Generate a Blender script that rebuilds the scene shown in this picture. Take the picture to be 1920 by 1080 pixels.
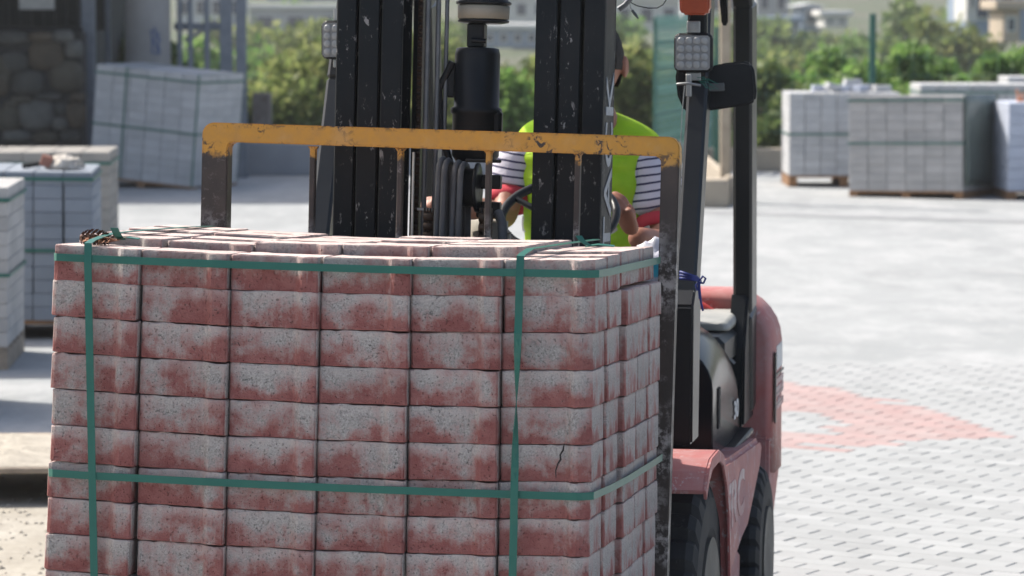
import bpy, bmesh, math, random
import numpy as np
from mathutils import Vector, Matrix, noise
random.seed(7)
rad = math.radians
PI = math.pi
S = bpy.context.scene
for o in list(bpy.data.objects): bpy.data.objects.remove(o)
COL = S.collection

# ------------------------------------------------------------------ camera, sky, sun, exposure
FPX = 6500.0
CAMH = 1.95
PITCH = math.atan(540.0/FPX)
cam_d = bpy.data.cameras.new('camera'); cam = bpy.data.objects.new('camera', cam_d); COL.objects.link(cam)
cam.location = (0, 0, CAMH); cam.rotation_euler = (PI/2-PITCH, 0, 0)
cam_d.sensor_width = 36; cam_d.lens = FPX/1920*36; cam_d.clip_end = 3000; cam_d.clip_start = .5
cam_d.dof.use_dof = True; cam_d.dof.focus_distance = 8.0; cam_d.dof.aperture_fstop = 7.5
S.camera = cam
SUN_AZ = 60      # degrees left of the view direction (+Y)
SUN_EL = 50
sd = Vector((-math.sin(rad(SUN_AZ))*math.cos(rad(SUN_EL)), math.cos(rad(SUN_AZ))*math.cos(rad(SUN_EL)), math.sin(rad(SUN_EL))))
W = bpy.data.worlds.new("World"); S.world = W; W.use_nodes = True
nt = W.node_tree; bg = nt.nodes['Background']; sky = nt.nodes.new('ShaderNodeTexSky')
sky.sky_type = 'NISHITA'; sky.sun_disc = False; sky.sun_elevation = rad(SUN_EL); sky.sun_rotation = rad(-SUN_AZ)
sky.air_density = 1.0; sky.dust_density = 4.0; sky.ozone_density = 0.3
nt.links.new(sky.outputs[0], bg.inputs[0]); bg.inputs[1].default_value = 0.13
sun_d = bpy.data.lights.new('sun', 'SUN'); sun_d.energy = 4.2; sun_d.angle = rad(.5); sun_d.color = (1, .945, .86)
sun = bpy.data.objects.new('sun', sun_d); COL.objects.link(sun); sun.rotation_euler = sd.to_track_quat('Z', 'Y').to_euler()
S.view_settings.view_transform = 'Standard'; S.view_settings.look = 'None'; S.view_settings.gamma = 1
S.view_settings.use_curve_mapping = False; S.view_settings.exposure = 0.58
S.render.engine = 'CYCLES'

# ------------------------------------------------------------------ helpers
def P(x, y, Y):
    """a point of the world at forward distance Y seen at pixel x, y of the 1920x1080 photograph"""
    c, s = math.cos(PITCH), math.sin(PITCH); u = (x-960)/FPX; v = -(y-540)/FPX
    r = Vector((u, c+v*s, -s+v*c)); return Vector((0, 0, CAMH)) + r*(Y/r.y)
def rotm(yaw, tilt=0, roll=0):
    return (Matrix.Rotation(rad(yaw), 4, 'Z') @ Matrix.Rotation(rad(-tilt), 4, 'X') @ Matrix.Rotation(rad(roll), 4, 'Y'))
BODY = Matrix.Translation((-1.011, 7.574, 0)) @ rotm(-9.9)
LOAD = Matrix.Translation((-1.011, 7.574, CAMH-.534)) @ rotm(-9.9, 2.68, .9)

def link(name, me, m=None, parent=None, mw=None):
    o = bpy.data.objects.new(name, me); COL.objects.link(o)
    if m is not None and me is not None and len(me.materials) == 0: me.materials.append(m)
    if parent is not None:
        o.parent = parent
        if mw is not None: o.matrix_parent_inverse = Matrix.Identity(4); o.matrix_local = mw
    elif mw is not None: o.matrix_world = mw
    return o
def tag(o, label, cat, group=None):
    o['label'] = label; o['category'] = cat
    if group: o['group'] = group
    return o
def thing(name, label, cat, mw=None, group=None):
    o = bpy.data.objects.new(name, None); COL.objects.link(o); o.empty_display_size = .2
    if mw is not None: o.matrix_world = mw
    return tag(o, label, cat, group)
def mesh(name, v, f, smooth=False):
    me = bpy.data.meshes.new(name); me.from_pydata([tuple(a) for a in v], [], f); me.update()
    if smooth: me.polygons.foreach_set('use_smooth', [True]*len(me.polygons))
    return me
class MB:
    """collects simple shapes, builds one mesh"""
    def __init__(s): s.v = []; s.f = []; s.sm = []
    def add(s, v, f, smooth=False):
        n = len(s.v); s.v += [tuple(a) for a in v]; s.f += [tuple(i+n for i in q) for q in f]; s.sm += [smooth]*len(f); return s
    def box(s, a, b, ch=.003):
        """box from corner a to corner b with chamfered edges"""
        bm = bmesh.new(); bmesh.ops.create_cube(bm, size=1)
        for v in bm.verts: v.co = Vector([(a[i]+b[i])/2 + v.co[i]*abs(b[i]-a[i]) for i in range(3)])
        if ch: bmesh.ops.bevel(bm, geom=list(bm.edges), offset=min(ch, .3*min(abs(b[i]-a[i]) for i in range(3))), segments=1, affect='EDGES')
        bm.verts.index_update(); s.add([v.co[:] for v in bm.verts], [[v.index for v in f.verts] for f in bm.faces]); bm.free(); return s
    def bar(s, p, q, w, h, up=(0, 0, 1), ch=.004):
        p, q = Vector(p), Vector(q); d = (q-p); L = d.length; d.normalize(); up = Vector(up)
        x = d.cross(up).normalized(); z = x.cross(d).normalized()
        t = MB().box((-w/2, 0, -h/2), (w/2, L, h/2), ch)
        s.add([p + x*a + d*b + z*c for a, b, c in t.v], t.f); return s
    def tube(s, pts, r, n=10, cap=True, closed=False):
        pts = [Vector(p) for p in pts]; N = len(pts); rings = []; prev = None
        rr = r if isinstance(r, (list, tuple)) else [r]*N
        for i, p in enumerate(pts):
            if closed: t = (pts[(i+1) % N]-pts[i-1]).normalized()
            else: t = (pts[min(i+1, N-1)]-pts[max(i-1, 0)]).normalized()
            if prev is None:
                u = t.cross(Vector((0, 0, 1)));
                if u.length < .05: u = t.cross(Vector((0, 1, 0)))
                u.normalize()
            else: u = (prev - t*prev.dot(t)).normalized()
            prev = u; w = t.cross(u)
            rings.append([p + (u*math.cos(2*PI*k/n) + w*math.sin(2*PI*k/n))*rr[i] for k in range(n)])
        v = [a for r_ in rings for a in r_]; f = []
        for i in range(N if closed else N-1):
            j = (i+1) % N
            for k in range(n): f.append((i*n+k, i*n+(k+1) % n, j*n+(k+1) % n, j*n+k))
        s.add(v, f, True)
        if cap and not closed: s.add(rings[0], [tuple(range(n))[::-1]]); s.add(rings[-1], [tuple(range(n))])
        return s
    def lathe(s, prof, c=(0, 0, 0), axis='Z', n=32, smooth=True, rmod=None):
        """prof: list of (radius, height)"""
        v = []
        for i, (r, h) in enumerate(prof):
            for k in range(n):
                a = 2*PI*k/n; q = r if rmod is None else r+rmod(i, k)
                x, y = q*math.cos(a), q*math.sin(a)
                p = (x, y, h) if axis == 'Z' else ((h, x, y) if axis == 'X' else (y, h, x))
                v.append((p[0]+c[0], p[1]+c[1], p[2]+c[2]))
        f = []
        for i in range(len(prof)-1):
            for k in range(n): f.append((i*n+k, i*n+(k+1) % n, (i+1)*n+(k+1) % n, (i+1)*n+k))
        s.add(v, f, smooth)
        s.add(v[:n], [tuple(range(n))[::-1]]); s.add(v[-n:], [tuple(range(n))]); return s
    def prism(s, poly, a, b, axis='X'):
        """polygon of (u,w) extruded from a to b along the axis"""
        def pt(u, w, t): return (t, u, w) if axis == 'X' else ((u, t, w) if axis == 'Y' else (u, w, t))
        n = len(poly); v = [pt(u, w, a) for u, w in poly]+[pt(u, w, b) for u, w in poly]
        f = [tuple(range(n)), tuple(range(n, 2*n))[::-1]]+[(i, i+n, (i+1) % n+n, (i+1) % n) for i in range(n)]
        s.add(v, f); return s
    def me(s, name, bevel=0, seg=2):
        me = mesh(name, s.v, s.f); me.polygons.foreach_set('use_smooth', s.sm)
        bm = bmesh.new(); bm.from_mesh(me)
        bmesh.ops.recalc_face_normals(bm, faces=bm.faces)
        if bevel:
            ed = [e for e in bm.edges if len(e.link_faces) == 2 and e.calc_face_angle(0) > .5]
            bmesh.ops.bevel(bm, geom=ed, offset=bevel, segments=seg, affect='EDGES', clamp_overlap=True)
        bm.to_mesh(me); bm.free(); return me
    def build(s, name, m, parent=None, mw=None, bevel=0, seg=2): return link(name, s.me(name, bevel, seg), m, parent, mw)

# ------------------------------------------------------------------ materials
def newmat(name):
    m = bpy.data.materials.new(name); m.use_nodes = True; t = m.node_tree; b = t.nodes['Principled BSDF']; return m, t, b
def N(t, typ, **k):
    n = t.nodes.new(typ)
    for a, b in k.items():
        if a.startswith('_'): n.inputs[a[1:].replace('_', ' ')].default_value = b
        else: setattr(n, a, b)
    return n
def noise_n(t, vec, scale, detail=6, rough=.6, dist=0):
    n = N(t, 'ShaderNodeTexNoise', _Scale=scale, _Detail=detail, _Roughness=rough, _Distortion=dist); t.links.new(vec, n.inputs['Vector']); return n.outputs['Fac']
def ramp(t, fac, a, b, ca=0., cb=1.):
    r = N(t, 'ShaderNodeMapRange'); t.links.new(fac, r.inputs[0]); r.inputs[1].default_value = a; r.inputs[2].default_value = b; r.inputs[3].default_value = ca; r.inputs[4].default_value = cb; return r.outputs[0]
def mix(t, fac, a, b, mode='MIX'):
    n = N(t, 'ShaderNodeMix', data_type='RGBA', blend_type=mode)
    for s_, val in ((n.inputs[0], fac), (n.inputs[6], a), (n.inputs[7], b)):
        if hasattr(val, 'links'): t.links.new(val, s_)
        elif isinstance(val, (int, float)): s_.default_value = val
        else: s_.default_value = (*val, 1) if len(val) == 3 else val
    return n.outputs[2]
def mth(t, op, a, b=None, c=None):
    n = N(t, 'ShaderNodeMath', operation=op)
    for s_, val in zip(n.inputs, (a, b, c)):
        if val is None: continue
        if hasattr(val, 'links'): t.links.new(val, s_)
        else: s_.default_value = val
    return n.outputs[0]
def coords(t, rnd=True, kind='Object', scale=(1, 1, 1)):
    c = N(t, 'ShaderNodeTexCoord'); m = N(t, 'ShaderNodeMapping'); t.links.new(c.outputs[kind], m.inputs['Vector']); m.inputs['Scale'].default_value = scale
    if rnd:
        oi = N(t, 'ShaderNodeObjectInfo'); q = N(t, 'ShaderNodeVectorMath', operation='SCALE'); q.inputs[0].default_value = (37.1, 91.7, 53.3)
        t.links.new(oi.outputs['Random'], q.inputs['Scale']); t.links.new(q.outputs[0], m.inputs['Location'])
    return m.outputs[0]
def bump(t, b, h, strength=.4, dist=.003):
    n = N(t, 'ShaderNodeBump', _Strength=strength, _Distance=dist); t.links.new(h, n.inputs['Height']); t.links.new(n.outputs[0], b.inputs['Normal'])
def pmat(name, c1, c2, scale=6, rough=.6, metal=0, bs=60, bstr=.3, bd=.002, vary=.0, lo=.35, hi=.65, coat=0, sp=.5):
    m, t, b = newmat(name); v = coords(t)
    f = ramp(t, noise_n(t, v, scale), lo, hi); col = mix(t, f, c1, c2)
    if vary:
        oi = N(t, 'ShaderNodeObjectInfo'); r = ramp(t, oi.outputs['Random'], 0, 1, 1-vary, 1+vary)
        n = N(t, 'ShaderNodeVectorMath', operation='SCALE'); t.links.new(col, n.inputs[0]); t.links.new(r, n.inputs['Scale']); col = n.outputs[0]
    t.links.new(col, b.inputs['Base Color']); b.inputs['Roughness'].default_value = rough; b.inputs['Metallic'].default_value = metal
    b.inputs['Coat Weight'].default_value = coat; b.inputs['Specular IOR Level'].default_value = sp
    if bstr: bump(t, b, noise_n(t, v, bs, 4), bstr, bd)
    return m

# red-and-grey weathered paver
def paver_material():
    m, t, b = newmat('weathered red and grey concrete'); c = N(t, 'ShaderNodeTexCoord'); sep = N(t, 'ShaderNodeSeparateXYZ'); t.links.new(c.outputs['Object'], sep.inputs[0])
    x, y, z = sep.outputs
    v = coords(t); vs = coords(t, scale=(.8, 1, .85))
    big = noise_n(t, vs, 13, 4, .6); mid = noise_n(t, v, 34, 5, .65); streak = noise_n(t, coords(t, scale=(1, 1, .08)), 60, 3, .6)
    zg = mth(t, 'ADD', ramp(t, z, .0, .034, .24, .03), ramp(t, z, .034, .060, .0, -.10))                       # red collects at the lower edge
    ax = mth(t, 'ABSOLUTE', x); eg = mth(t, 'ADD', ramp(t, ax, .070, .096, 0, .12), ramp(t, ax, .0975, .0990, 0, -.26))
    big = mth(t, 'ADD', mth(t, 'MULTIPLY', mth(t, 'SUBTRACT', big, .5), 1.5), .485)
    s = mth(t, 'ADD', mth(t, 'ADD', big, zg), mth(t, 'ADD', eg, mth(t, 'MULTIPLY', mth(t, 'SUBTRACT', mid, .5), .38)))
    s = mth(t, 'ADD', s, mth(t, 'MULTIPLY', mth(t, 'SUBTRACT', streak, .5), .30))
    fine = noise_n(t, v, 230, 4, .75)
    s = mth(t, 'ADD', s, mth(t, 'MULTIPLY', mth(t, 'SUBTRACT', fine, .5), .5)); red = ramp(t, s, .50, .70)
    grey = mix(t, ramp(t, fine, .35, .65), (.16, .148, .14), (.56, .515, .49)); grey = mix(t, ramp(t, mid, .35, .6, 0, .5), grey, (.42, .395, .37))
    redc = mix(t, ramp(t, mid, .3, .7), (.215, .055, .050), (.32, .125, .112))
    pinkish = mix(t, ramp(t, s, .33, .57, .0, .72), grey, (.40, .22, .20))
    col = mix(t, mth(t, 'MULTIPLY', red, .92), pinkish, redc)
    pale = mth(t, 'MULTIPLY', ramp(t, z, .046, .070, 0, .45), ramp(t, mid, .35, .6, .4, 1)); col = mix(t, pale, col, (.58, .50, .475))
    drip = ramp(t, noise_n(t, coords(t, scale=(1, 1, .12)), 46, 2, .5, .4), .68, .78, 0, .5)
    col = mix(t, mth(t, 'MULTIPLY', drip, ramp(t, noise_n(t, v, 14, 2), .5, .62)), col, (.62, .55, .53))
    pit = ramp(t, noise_n(t, v, 170, 3, .6), .62, .72); col = mix(t, mth(t, 'MULTIPLY', pit, mth(t, 'MULTIPLY', ramp(t, noise_n(t, v, 22, 2), .50, .62), .6)), col, (.13, .115, .11))
    geo = N(t, 'ShaderNodeNewGeometry'); sn = N(t, 'ShaderNodeSeparateXYZ'); t.links.new(geo.outputs['Normal'], sn.inputs[0])
    top = ramp(t, sn.outputs[2], .55, .9)
    dust = mix(t, ramp(t, mid, .35, .65), (.58, .43, .40), (.68, .57, .53)); col = mix(t, top, col, dust)
    n = N(t, 'ShaderNodeVectorMath', operation='SCALE'); oi = N(t, 'ShaderNodeObjectInfo'); t.links.new(col, n.inputs[0]); t.links.new(ramp(t, oi.outputs['Random'], 0, 1, .92, 1.06), n.inputs['Scale'])
    t.links.new(n.outputs[0], b.inputs['Base Color']); b.inputs['Roughness'].default_value = .85; b.inputs['Specular IOR Level'].default_value = .25
    h = mth(t, 'ADD', mth(t, 'MULTIPLY', fine, .6), mth(t, 'SUBTRACT', mid, mth(t, 'MULTIPLY', pit, .9))); bump(t, b, h, 1.0, .004)
    return m
M_PAVER = paver_material()
M_STRAP = pmat('green strap', (.012, .115, .088), (.02, .14, .105), 8, .42, 0, 300, .15, .0005, sp=.5)
M_WOOD = pmat('pallet wood', (.30, .16, .075), (.20, .11, .055), 14, .85, 0, 60, .4)
M_WOODG = pmat('weathered plank', (.36, .30, .235), (.24, .2, .16), 14, .85, 0, 60, .4)
M_GREYST = pmat('grey concrete paver', (.50, .51, .52), (.43, .44, .45), 5, .9, 0, 120, .3, vary=.08, sp=.25)
M_BLUEST = pmat('blue grey concrete paver', (.27, .30, .345), (.23, .26, .30), 5, .9, 0, 120, .3, vary=.08, sp=.25)
M_WARMST = pmat('warm grey concrete paver', (.45, .44, .43), (.38, .375, .37), 5, .9, 0, 120, .3, vary=.08, sp=.25)
M_CURB = pmat('pale concrete kerbstone', (.47, .51, .60), (.41, .45, .54), 5, .9, 0, 120, .3, vary=.05, sp=.25)
M_BACKST = pmat('brownish grey paver', (.33, .31, .285), (.27, .26, .24), 5, .9, 0, 120, .3, vary=.07, sp=.25)
def painted(name, base, worn, scratch=.62, rough=.42, dust=(.30, .28, .26), amount=.35, smear=(1, 1, .5)):
    """black or coloured machine paint with scratches, pale scuffs and dust"""
    m, t, b = newmat(name); v = coords(t, False); vs = coords(t, False, scale=smear)
    d = ramp(t, noise_n(t, v, 5, 5, .65), .4, .75, 0, amount); col = mix(t, d, base, dust)
    sc = ramp(t, noise_n(t, vs, 64, 5, .72, .4), scratch, scratch+.06); patch = ramp(t, noise_n(t, v, 9, 3), .46, .6)
    scm = mth(t, 'MULTIPLY', sc, patch); col = mix(t, scm, col, worn)
    t.links.new(col, b.inputs['Base Color']); t.links.new(mth(t, 'ADD', rough, mth(t, 'MULTIPLY', d, .6)), b.inputs['Roughness'])
    b.inputs['Specular IOR Level'].default_value = .22; bump(t, b, noise_n(t, v, 90, 4), .15, .001); return m
M_MAST = painted('scuffed black mast paint', (.007, .010, .013), (.28, .28, .28), .59, .42, (.05, .05, .05), .16)
M_BLACK = painted('black paint', (.010, .012, .014), (.10, .10, .10), .72, .33, (.05, .052, .055), .2)
M_PILLAR = painted('glossy black pillar paint', (.010, .012, .014), (.12, .12, .12), .74, .32, (.05, .052, .055), .12)
M_PILLAR.node_tree.nodes['Principled BSDF'].inputs['Specular IOR Level'].default_value = .40
M_HOOD = painted('glossy black plastic cover', (.010, .012, .015), (.10, .1, .1), .76, .18, (.035, .035, .037), .1)
M_RED = painted('faded red paint', (.42, .135, .125), (.52, .44, .43), .535, .45, (.43, .30, .295), .9)
M_REDB = pmat('bright red paint', (.55, .04, .03), (.48, .05, .04), 8, .4, bstr=.1)
M_RUBBER = painted('tyre rubber', (.020, .022, .025), (.07, .07, .075), .6, .62, (.085, .085, .085), .45)
M_RIM = painted('dusty wheel rim', (.12, .115, .10), (.25, .24, .22), .6, .5, (.22, .20, .17), .7)
M_RUST = pmat('rusty chain', (.075, .048, .032), (.035, .028, .022), 40, .55, .5, 150, .3)
M_HOSE = pmat('dusty grey hose', (.095, .105, .115), (.065, .072, .08), 20, .55, 0, 200, .2)
M_ROD = pmat('grey rod', (.17, .18, .19), (.11, .12, .13), 12, .4, .4, 100, .1)
M_CHROME = pmat('pale steel rod', (.62, .62, .60), (.5, .5, .5), 12, .3, .8, 100, .05)
M_CREAM = pmat('dusty cream enamel', (.36, .32, .25), (.27, .25, .20), 9, .6, 0, 80, .2)
M_DUSTY = pmat('dusty light grey panel', (.38, .38, .36), (.27, .28, .27), 12, .6, 0, 80, .2)
M_ALU = pmat('bright metal bracket', (.42, .43, .43), (.3, .31, .31), 20, .4, .7, 90, .1)
M_LENS = pmat('ribbed lamp lens', (.38, .39, .39), (.34, .35, .35), 60, .25, 0, 300, .4, .001)
M_LENSB = pmat('lamp reflector', (.28, .285, .285), (.24, .245, .25), 60, .4, .0, 200, .2)
M_ORANGE = pmat('orange lens plastic', (.42, .075, .025), (.34, .055, .02), 30, .3, 0, 200, .2)
M_WHITE = pmat('white decal', (.62, .63, .64), (.50, .51, .52), 60, .5, 0, 100, .05)
M_DECAL = pmat('worn white decal', (.55, .47, .46), (.44, .25, .24), 22, .6, 0, 100, .05, lo=.4, hi=.55)
M_RUBBLE = pmat('pale sand', (.46, .42, .35), (.33, .30, .25), 9, .95, 0, 30, .8, .01)

def yellow_bar_material():
    m, t, b = newmat('chipped yellow paint over dark steel'); v = coords(t, False)
    c = N(t, 'ShaderNodeTexCoord'); sep = N(t, 'ShaderNodeSeparateXYZ'); t.links.new(c.outputs['Object'], sep.inputs[0]); x, y, z = sep.outputs
    n1 = noise_n(t, v, 30, 5, .7); n2 = noise_n(t, v, 11, 4, .6)
    dark = mix(t, ramp(t, n2, .35, .65), (.030, .024, .022), (.055, .042, .036))
    plaster = mth(t, 'MULTIPLY', mth(t, 'MULTIPLY', .45, ramp(t, noise_n(t, v, 55, 6, .75), .56, .64)), ramp(t, noise_n(t, coords(t, False, scale=(.6, 1, 1)), 6, 3), .5, .60))
    dark = mix(t, plaster, dark, (.30, .28, .265))
    dark = mix(t, mth(t, 'MULTIPLY', mth(t, 'MULTIPLY', ramp(t, noise_n(t, v, 38, 6, .75), .46, .58), ramp(t, z, .075, .01)), ramp(t, noise_n(t, v, 5, 3), .42, .55)), dark, (.36, .34, .33))
    yel = mix(t, ramp(t, n1, .4, .7), (.52, .265, .035), (.44, .235, .05)); yel = mix(t, ramp(t, n2, .55, .7, 0, .4), yel, (.50, .32, .14))
    low = ramp(t, mth(t, 'ADD', z, mth(t, 'MULTIPLY', mth(t, 'SUBTRACT', n1, .5), .06)), .196, .208)   # paint ends on the posts
    chip = ramp(t, noise_n(t, v, 48, 5, .7, 1.0), .535, .575)
    ez = mth(t, 'ABSOLUTE', mth(t, 'SUBTRACT', z, .2525)); edge = ramp(t, ez, .014, .027, 0, .8)
    blot = ramp(t, noise_n(t, coords(t, False, scale=(1, 1, .7)), 6.5, 3, .6), .50, .57, 0, 1.0)
    chipm = mth(t, 'MULTIPLY', chip, mth(t, 'MINIMUM', mth(t, 'ADD', edge, blot), 1.0))
    k = mth(t, 'MULTIPLY', low, mth(t, 'SUBTRACT', 1.0, chipm)); col = mix(t, k, dark, yel)
    t.links.new(col, b.inputs['Base Color']); b.inputs['Roughness'].default_value = .5; bump(t, b, mth(t, 'ADD', k, mth(t, 'MULTIPLY', n1, .4)), .3, .001)
    return m
M_YEL = yellow_bar_material()

# ------------------------------------------------------------------ ground
def ground_material(name, c1, c2, c3, dustscale=.6):
    m, t, b = newmat(name); v = coords(t, False)
    a = ramp(t, noise_n(t, v, dustscale, 6, .65), .35, .65); col = mix(t, a, c1, c2)
    st = ramp(t, noise_n(t, coords(t, False, scale=(1, .45, 1)), 2.2, 8, .75), .46, .62); col = mix(t, st, col, c3)
    gr = noise_n(t, v, 22, 5, .7); col = mix(t, ramp(t, gr, .35, .75, 0, .3), col, (c1[0]*.72, c1[1]*.72, c1[2]*.72))
    trk = mth(t, 'MULTIPLY', ramp(t, noise_n(t, coords(t, False, scale=(.9, .22, 1)), 1.1, 6, .7, 1.2), .52, .62, 0, .36), ramp(t, noise_n(t, v, .35, 2), .42, .6)); col = mix(t, trk, col, (c1[0]*.62, c1[1]*.62, c1[2]*.62))
    spot = ramp(t, noise_n(t, v, 5.5, 2, .5), .70, .76, 0, .35); col = mix(t, spot, col, (c1[0]*.55, c1[1]*.55, c1[2]*.54))
    t.links.new(col, b.inputs['Base Color']); b.inputs['Roughness'].default_value = .93; b.inputs['Specular IOR Level'].default_value = .2
    bump(t, b, gr, .5, .01); return m
def struct(o): o['kind'] = 'structure'; return o
def sheet(name, pts, m, z):
    return struct(link(name, mesh(name, [(x, y, z) for x, y in pts], [tuple(range(len(pts)))]), m))
M_YARD = ground_material('pale dusty concrete yard', (.35, .365, .37), (.295, .31, .315), (.405, .415, .42))
sheet('ground', [(-60, -12), (60, -12), (60, 41.5), (-60, 41.5)], M_YARD, 0)
M_SAND = ground_material('pale sandy dirt', (.40, .37, .31), (.30, .275, .235), (.45, .425, .37), 1.4)
sheet('sand_patch', [(-9, 6), (-1.25, 6), (-1.35, 10.5), (-1.3, 13.6), (-1.5, 14.6), (-9, 14.9)], M_SAND, .004)
M_CABLE_SHADOW = ground_material('painted cable shadow grey', (.29, .30, .31), (.26, .27, .28), (.33, .34, .345))
sheet('cable_shadow_strip', [(1.5, 32.25), (6, 29.95), (6, 29.55), (1.5, 31.8)], M_CABLE_SHADOW, .004)  # darker strip laid on the yard, a cable's shadow painted in as colour

# paved area: running bond pavers laid on the skew, real bricks with open joints
M_PGREY = pmat('pale grey paving brick', (.36, .372, .375), (.31, .322, .325), 3, .92, 0, 90, .3, vary=.06, sp=.2)
M_PRED = pmat('faded red paving brick', (.38, .265, .255), (.38, .31, .30), 3, .92, 0, 90, .3, vary=.06, sp=.2)
def inpoly(x, y, poly):
    c = False; j = len(poly)-1
    for i in range(len(poly)):
        xi, yi = poly[i]; xj, yj = poly[j]
        if (yi > y) != (yj > y) and x < (xj-xi)*(y-yi)/(yj-yi)+xi: c = not c
        j = i
    return c
def gp(px, py):
    Y = 6500*CAMH/py; q = P(px, py, Y); return (q.x, q.y)
RED_OUT = [gp(*a) for a in ((1380, 728), (1570, 738), (1650, 762), (1895, 828), (1870, 838), (1700, 842), (1560, 852), (1380, 868))]
RED_IN = [gp(*a) for a in ((1380, 790), (1470, 784), (1540, 796), (1595, 814), (1560, 822), (1380, 832))]
ang = rad(-32); U = Vector((math.cos(ang), math.sin(ang))); V_ = Vector((-U.y, U.x)); BL, BW = .2, .1
bmv = MB().box((-.0982, -.0487, -.02), (.0982, .0487, 0), .003); brick_me = {}
for key, mm in (('g', M_PGREY), ('r', M_PRED)):
    e_ = MB().box((-.0966, -.0494, -.02), (.0966, .0494, 0), .0022).me('paving_brick'); e_.materials.append(mm); brick_me[key] = e_
cand = []
for j in range(-320, 320):
    for i in range(-180, 180):
        c = U*(i*BL+(BL/2 if j % 2 else 0)) + V_*(j*BW) + Vector((2, 12))
        if not (-1.1 < c.x < 7 and 5.5 < c.y < 18.36): continue
        cand.append(c)
def pav_top(c): return .030 + .0012*noise.noise(Vector((c.x*9, c.y*9, 0)))
def seen(c):
    d = c.y; px = 960+6500*c.x/d; py = 6500*CAMH/d; return 1452 < px < 1925 and py < 1086
vis = sorted([c for c in cand if seen(c)], key=lambda c: c.y)
near = set(id(c) for c in vis[:300])
pavement = struct(link('pavement', mesh('pavement', [(-1.2, 5.4, .012), (7.2, 5.4, .012), (7.2, 18.45, .012), (-1.2, 18.45, .012)], [(0, 1, 2, 3)]), pmat('joint sand', (.27, .265, .255), (.20, .195, .19), 20, .95)))
pg, prr = [], []
Rb = Matrix.Rotation(ang, 4, 'Z')
for c in cand:
    q_ = Vector((random.gauss(0, .035), random.gauss(0, .06))); red = inpoly(c.x+q_.x, c.y+q_.y, RED_OUT) and not inpoly(c.x+q_.x, c.y+q_.y, RED_IN)
    tz = pav_top(c)
    mw = Matrix.Translation((c.x+random.uniform(-.0012, .0012), c.y+random.uniform(-.0012, .0012), tz)) @ Rb @ Matrix.Rotation(random.uniform(-.01, .01), 4, 'Z') @ Matrix.Scale(random.uniform(.984, 1.002) if random.random() < .75 else 1.016, 4, (1, 0, 0)) @ Matrix.Rotation(random.uniform(-.006, .006), 4, 'X') @ Matrix.Rotation(random.uniform(-.004, .004), 4, 'Y')
    if id(c) in near:
        o = bpy.data.objects.new('paving_brick', brick_me['r' if red else 'g']); COL.objects.link(o); o.parent = pavement; o.matrix_local = mw
    else: (prr if red else pg).append(mw)
def joined(name, src, mats, m, parent):
    n0 = len(src.vertices); vs = np.array([v.co[:] for v in src.vertices]); fs = [tuple(p.vertices) for p in src.polygons]
    V = []; F = []
    for k, mw in enumerate(mats):
        A = np.array(mw); V.append(vs @ A[:3, :3].T + A[:3, 3]); F += [tuple(i+k*n0 for i in q) for q in fs]
    o = link(name, mesh(name, np.concatenate(V), F), m, parent); o['kind'] = 'stuff'; return o
def perisland(name, cols, rough=.92, sp=.2, bs=90):
    m, t, b = newmat(name); g = N(t, 'ShaderNodeNewGeometry'); v = coords(t, False)
    c1 = mix(t, g.outputs['Random Per Island'], cols[0], cols[1]); col = mix(t, ramp(t, noise_n(t, v, 3), .35, .65, 0, .5), c1, cols[2])
    t.links.new(col, b.inputs['Base Color']); b.inputs['Roughness'].default_value = rough; b.inputs['Specular IOR Level'].default_value = sp
    bump(t, b, noise_n(t, v, bs, 3), .3, .002); return m
flat = MB().box((-.0972, -.0494, -.02), (.0972, .0494, 0), .0018).me('b')
joined('paving_field', flat, pg, perisland('pale grey paving field', [(.33, .341, .345), (.385, .397, .40), (.30, .31, .315)]), pavement)
joined('red_paving_field', flat, prr, perisland('faded red paving field', [(.38, .27, .26), (.42, .33, .32), (.39, .35, .34)]), pavement)

# loose stones and grit on the sandy ground at the left
g = MB()
for k in range(2600):
    x = random.uniform(-2.6, -1.25); y = random.uniform(8, 14.8); r = random.choice([.003, .004, .005, .006, .008, .010, .014])*random.uniform(.7, 1.3)
    vs = [(x+r*a*random.uniform(.7, 1.2), y+r*b*random.uniform(.7, 1.2), .004+r*c*.7) for a, b, c in ((1, 0, .2), (0, 1, .2), (-1, 0, .2), (0, -1, .2), (0, 0, 1))]
    g.add(vs, [(0, 1, 4), (1, 2, 4), (2, 3, 4), (3, 0, 4)])
o = g.build('gravel', pmat('grey grit', (.42, .39, .33), (.22, .2, .17), 3, .95, bstr=0)); o['kind'] = 'stuff'

# ------------------------------------------------------------------ terrain beyond the yard
def terrain():
    v = []; f = []; xs = list(range(-160, 201, 8)); ys = [41.5, 43, 46, 50, 58, 70, 85, 100, 120, 140, 160, 180, 200, 220, 240, 260, 290, 320, 370, 430, 520, 640, 800]
    for y in ys:
        for x in xs:
            z = -.02 if y < 42 else (-1.2-(y-43)*.42 if y < 60 else -8.3+(y-60)*.045)
            z += 0 if y < 60 else 1.2*noise.noise(Vector((x*.03, y*.03, 3)))+(max(0, y-300)*.12)
            v.append((x, y, z))
    n = len(xs)
    for j in range(len(ys)-1):
        for i in range(n-1): f.append((j*n+i, j*n+i+1, (j+1)*n+i+1, (j+1)*n+i))
    m, t, b = newmat('hillside scrub and earth'); c = coords(t, False)
    col = mix(t, ramp(t, noise_n(t, c, .12, 6, .7), .4, .6), (.06, .085, .04), (.10, .10, .07)); col = mix(t, ramp(t, noise_n(t, c, .5, 5), .5, .65), col, (.05, .08, .03))
    t.links.new(col, b.inputs['Base Color']); b.inputs['Roughness'].default_value = 1
    return struct(link('hillside', mesh('hillside', v, f, True), m))
terrain()
def terr_z(x, y): return -8.3+(y-60)*.045+1.2*noise.noise(Vector((x*.03, y*.03, 3)))

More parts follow.
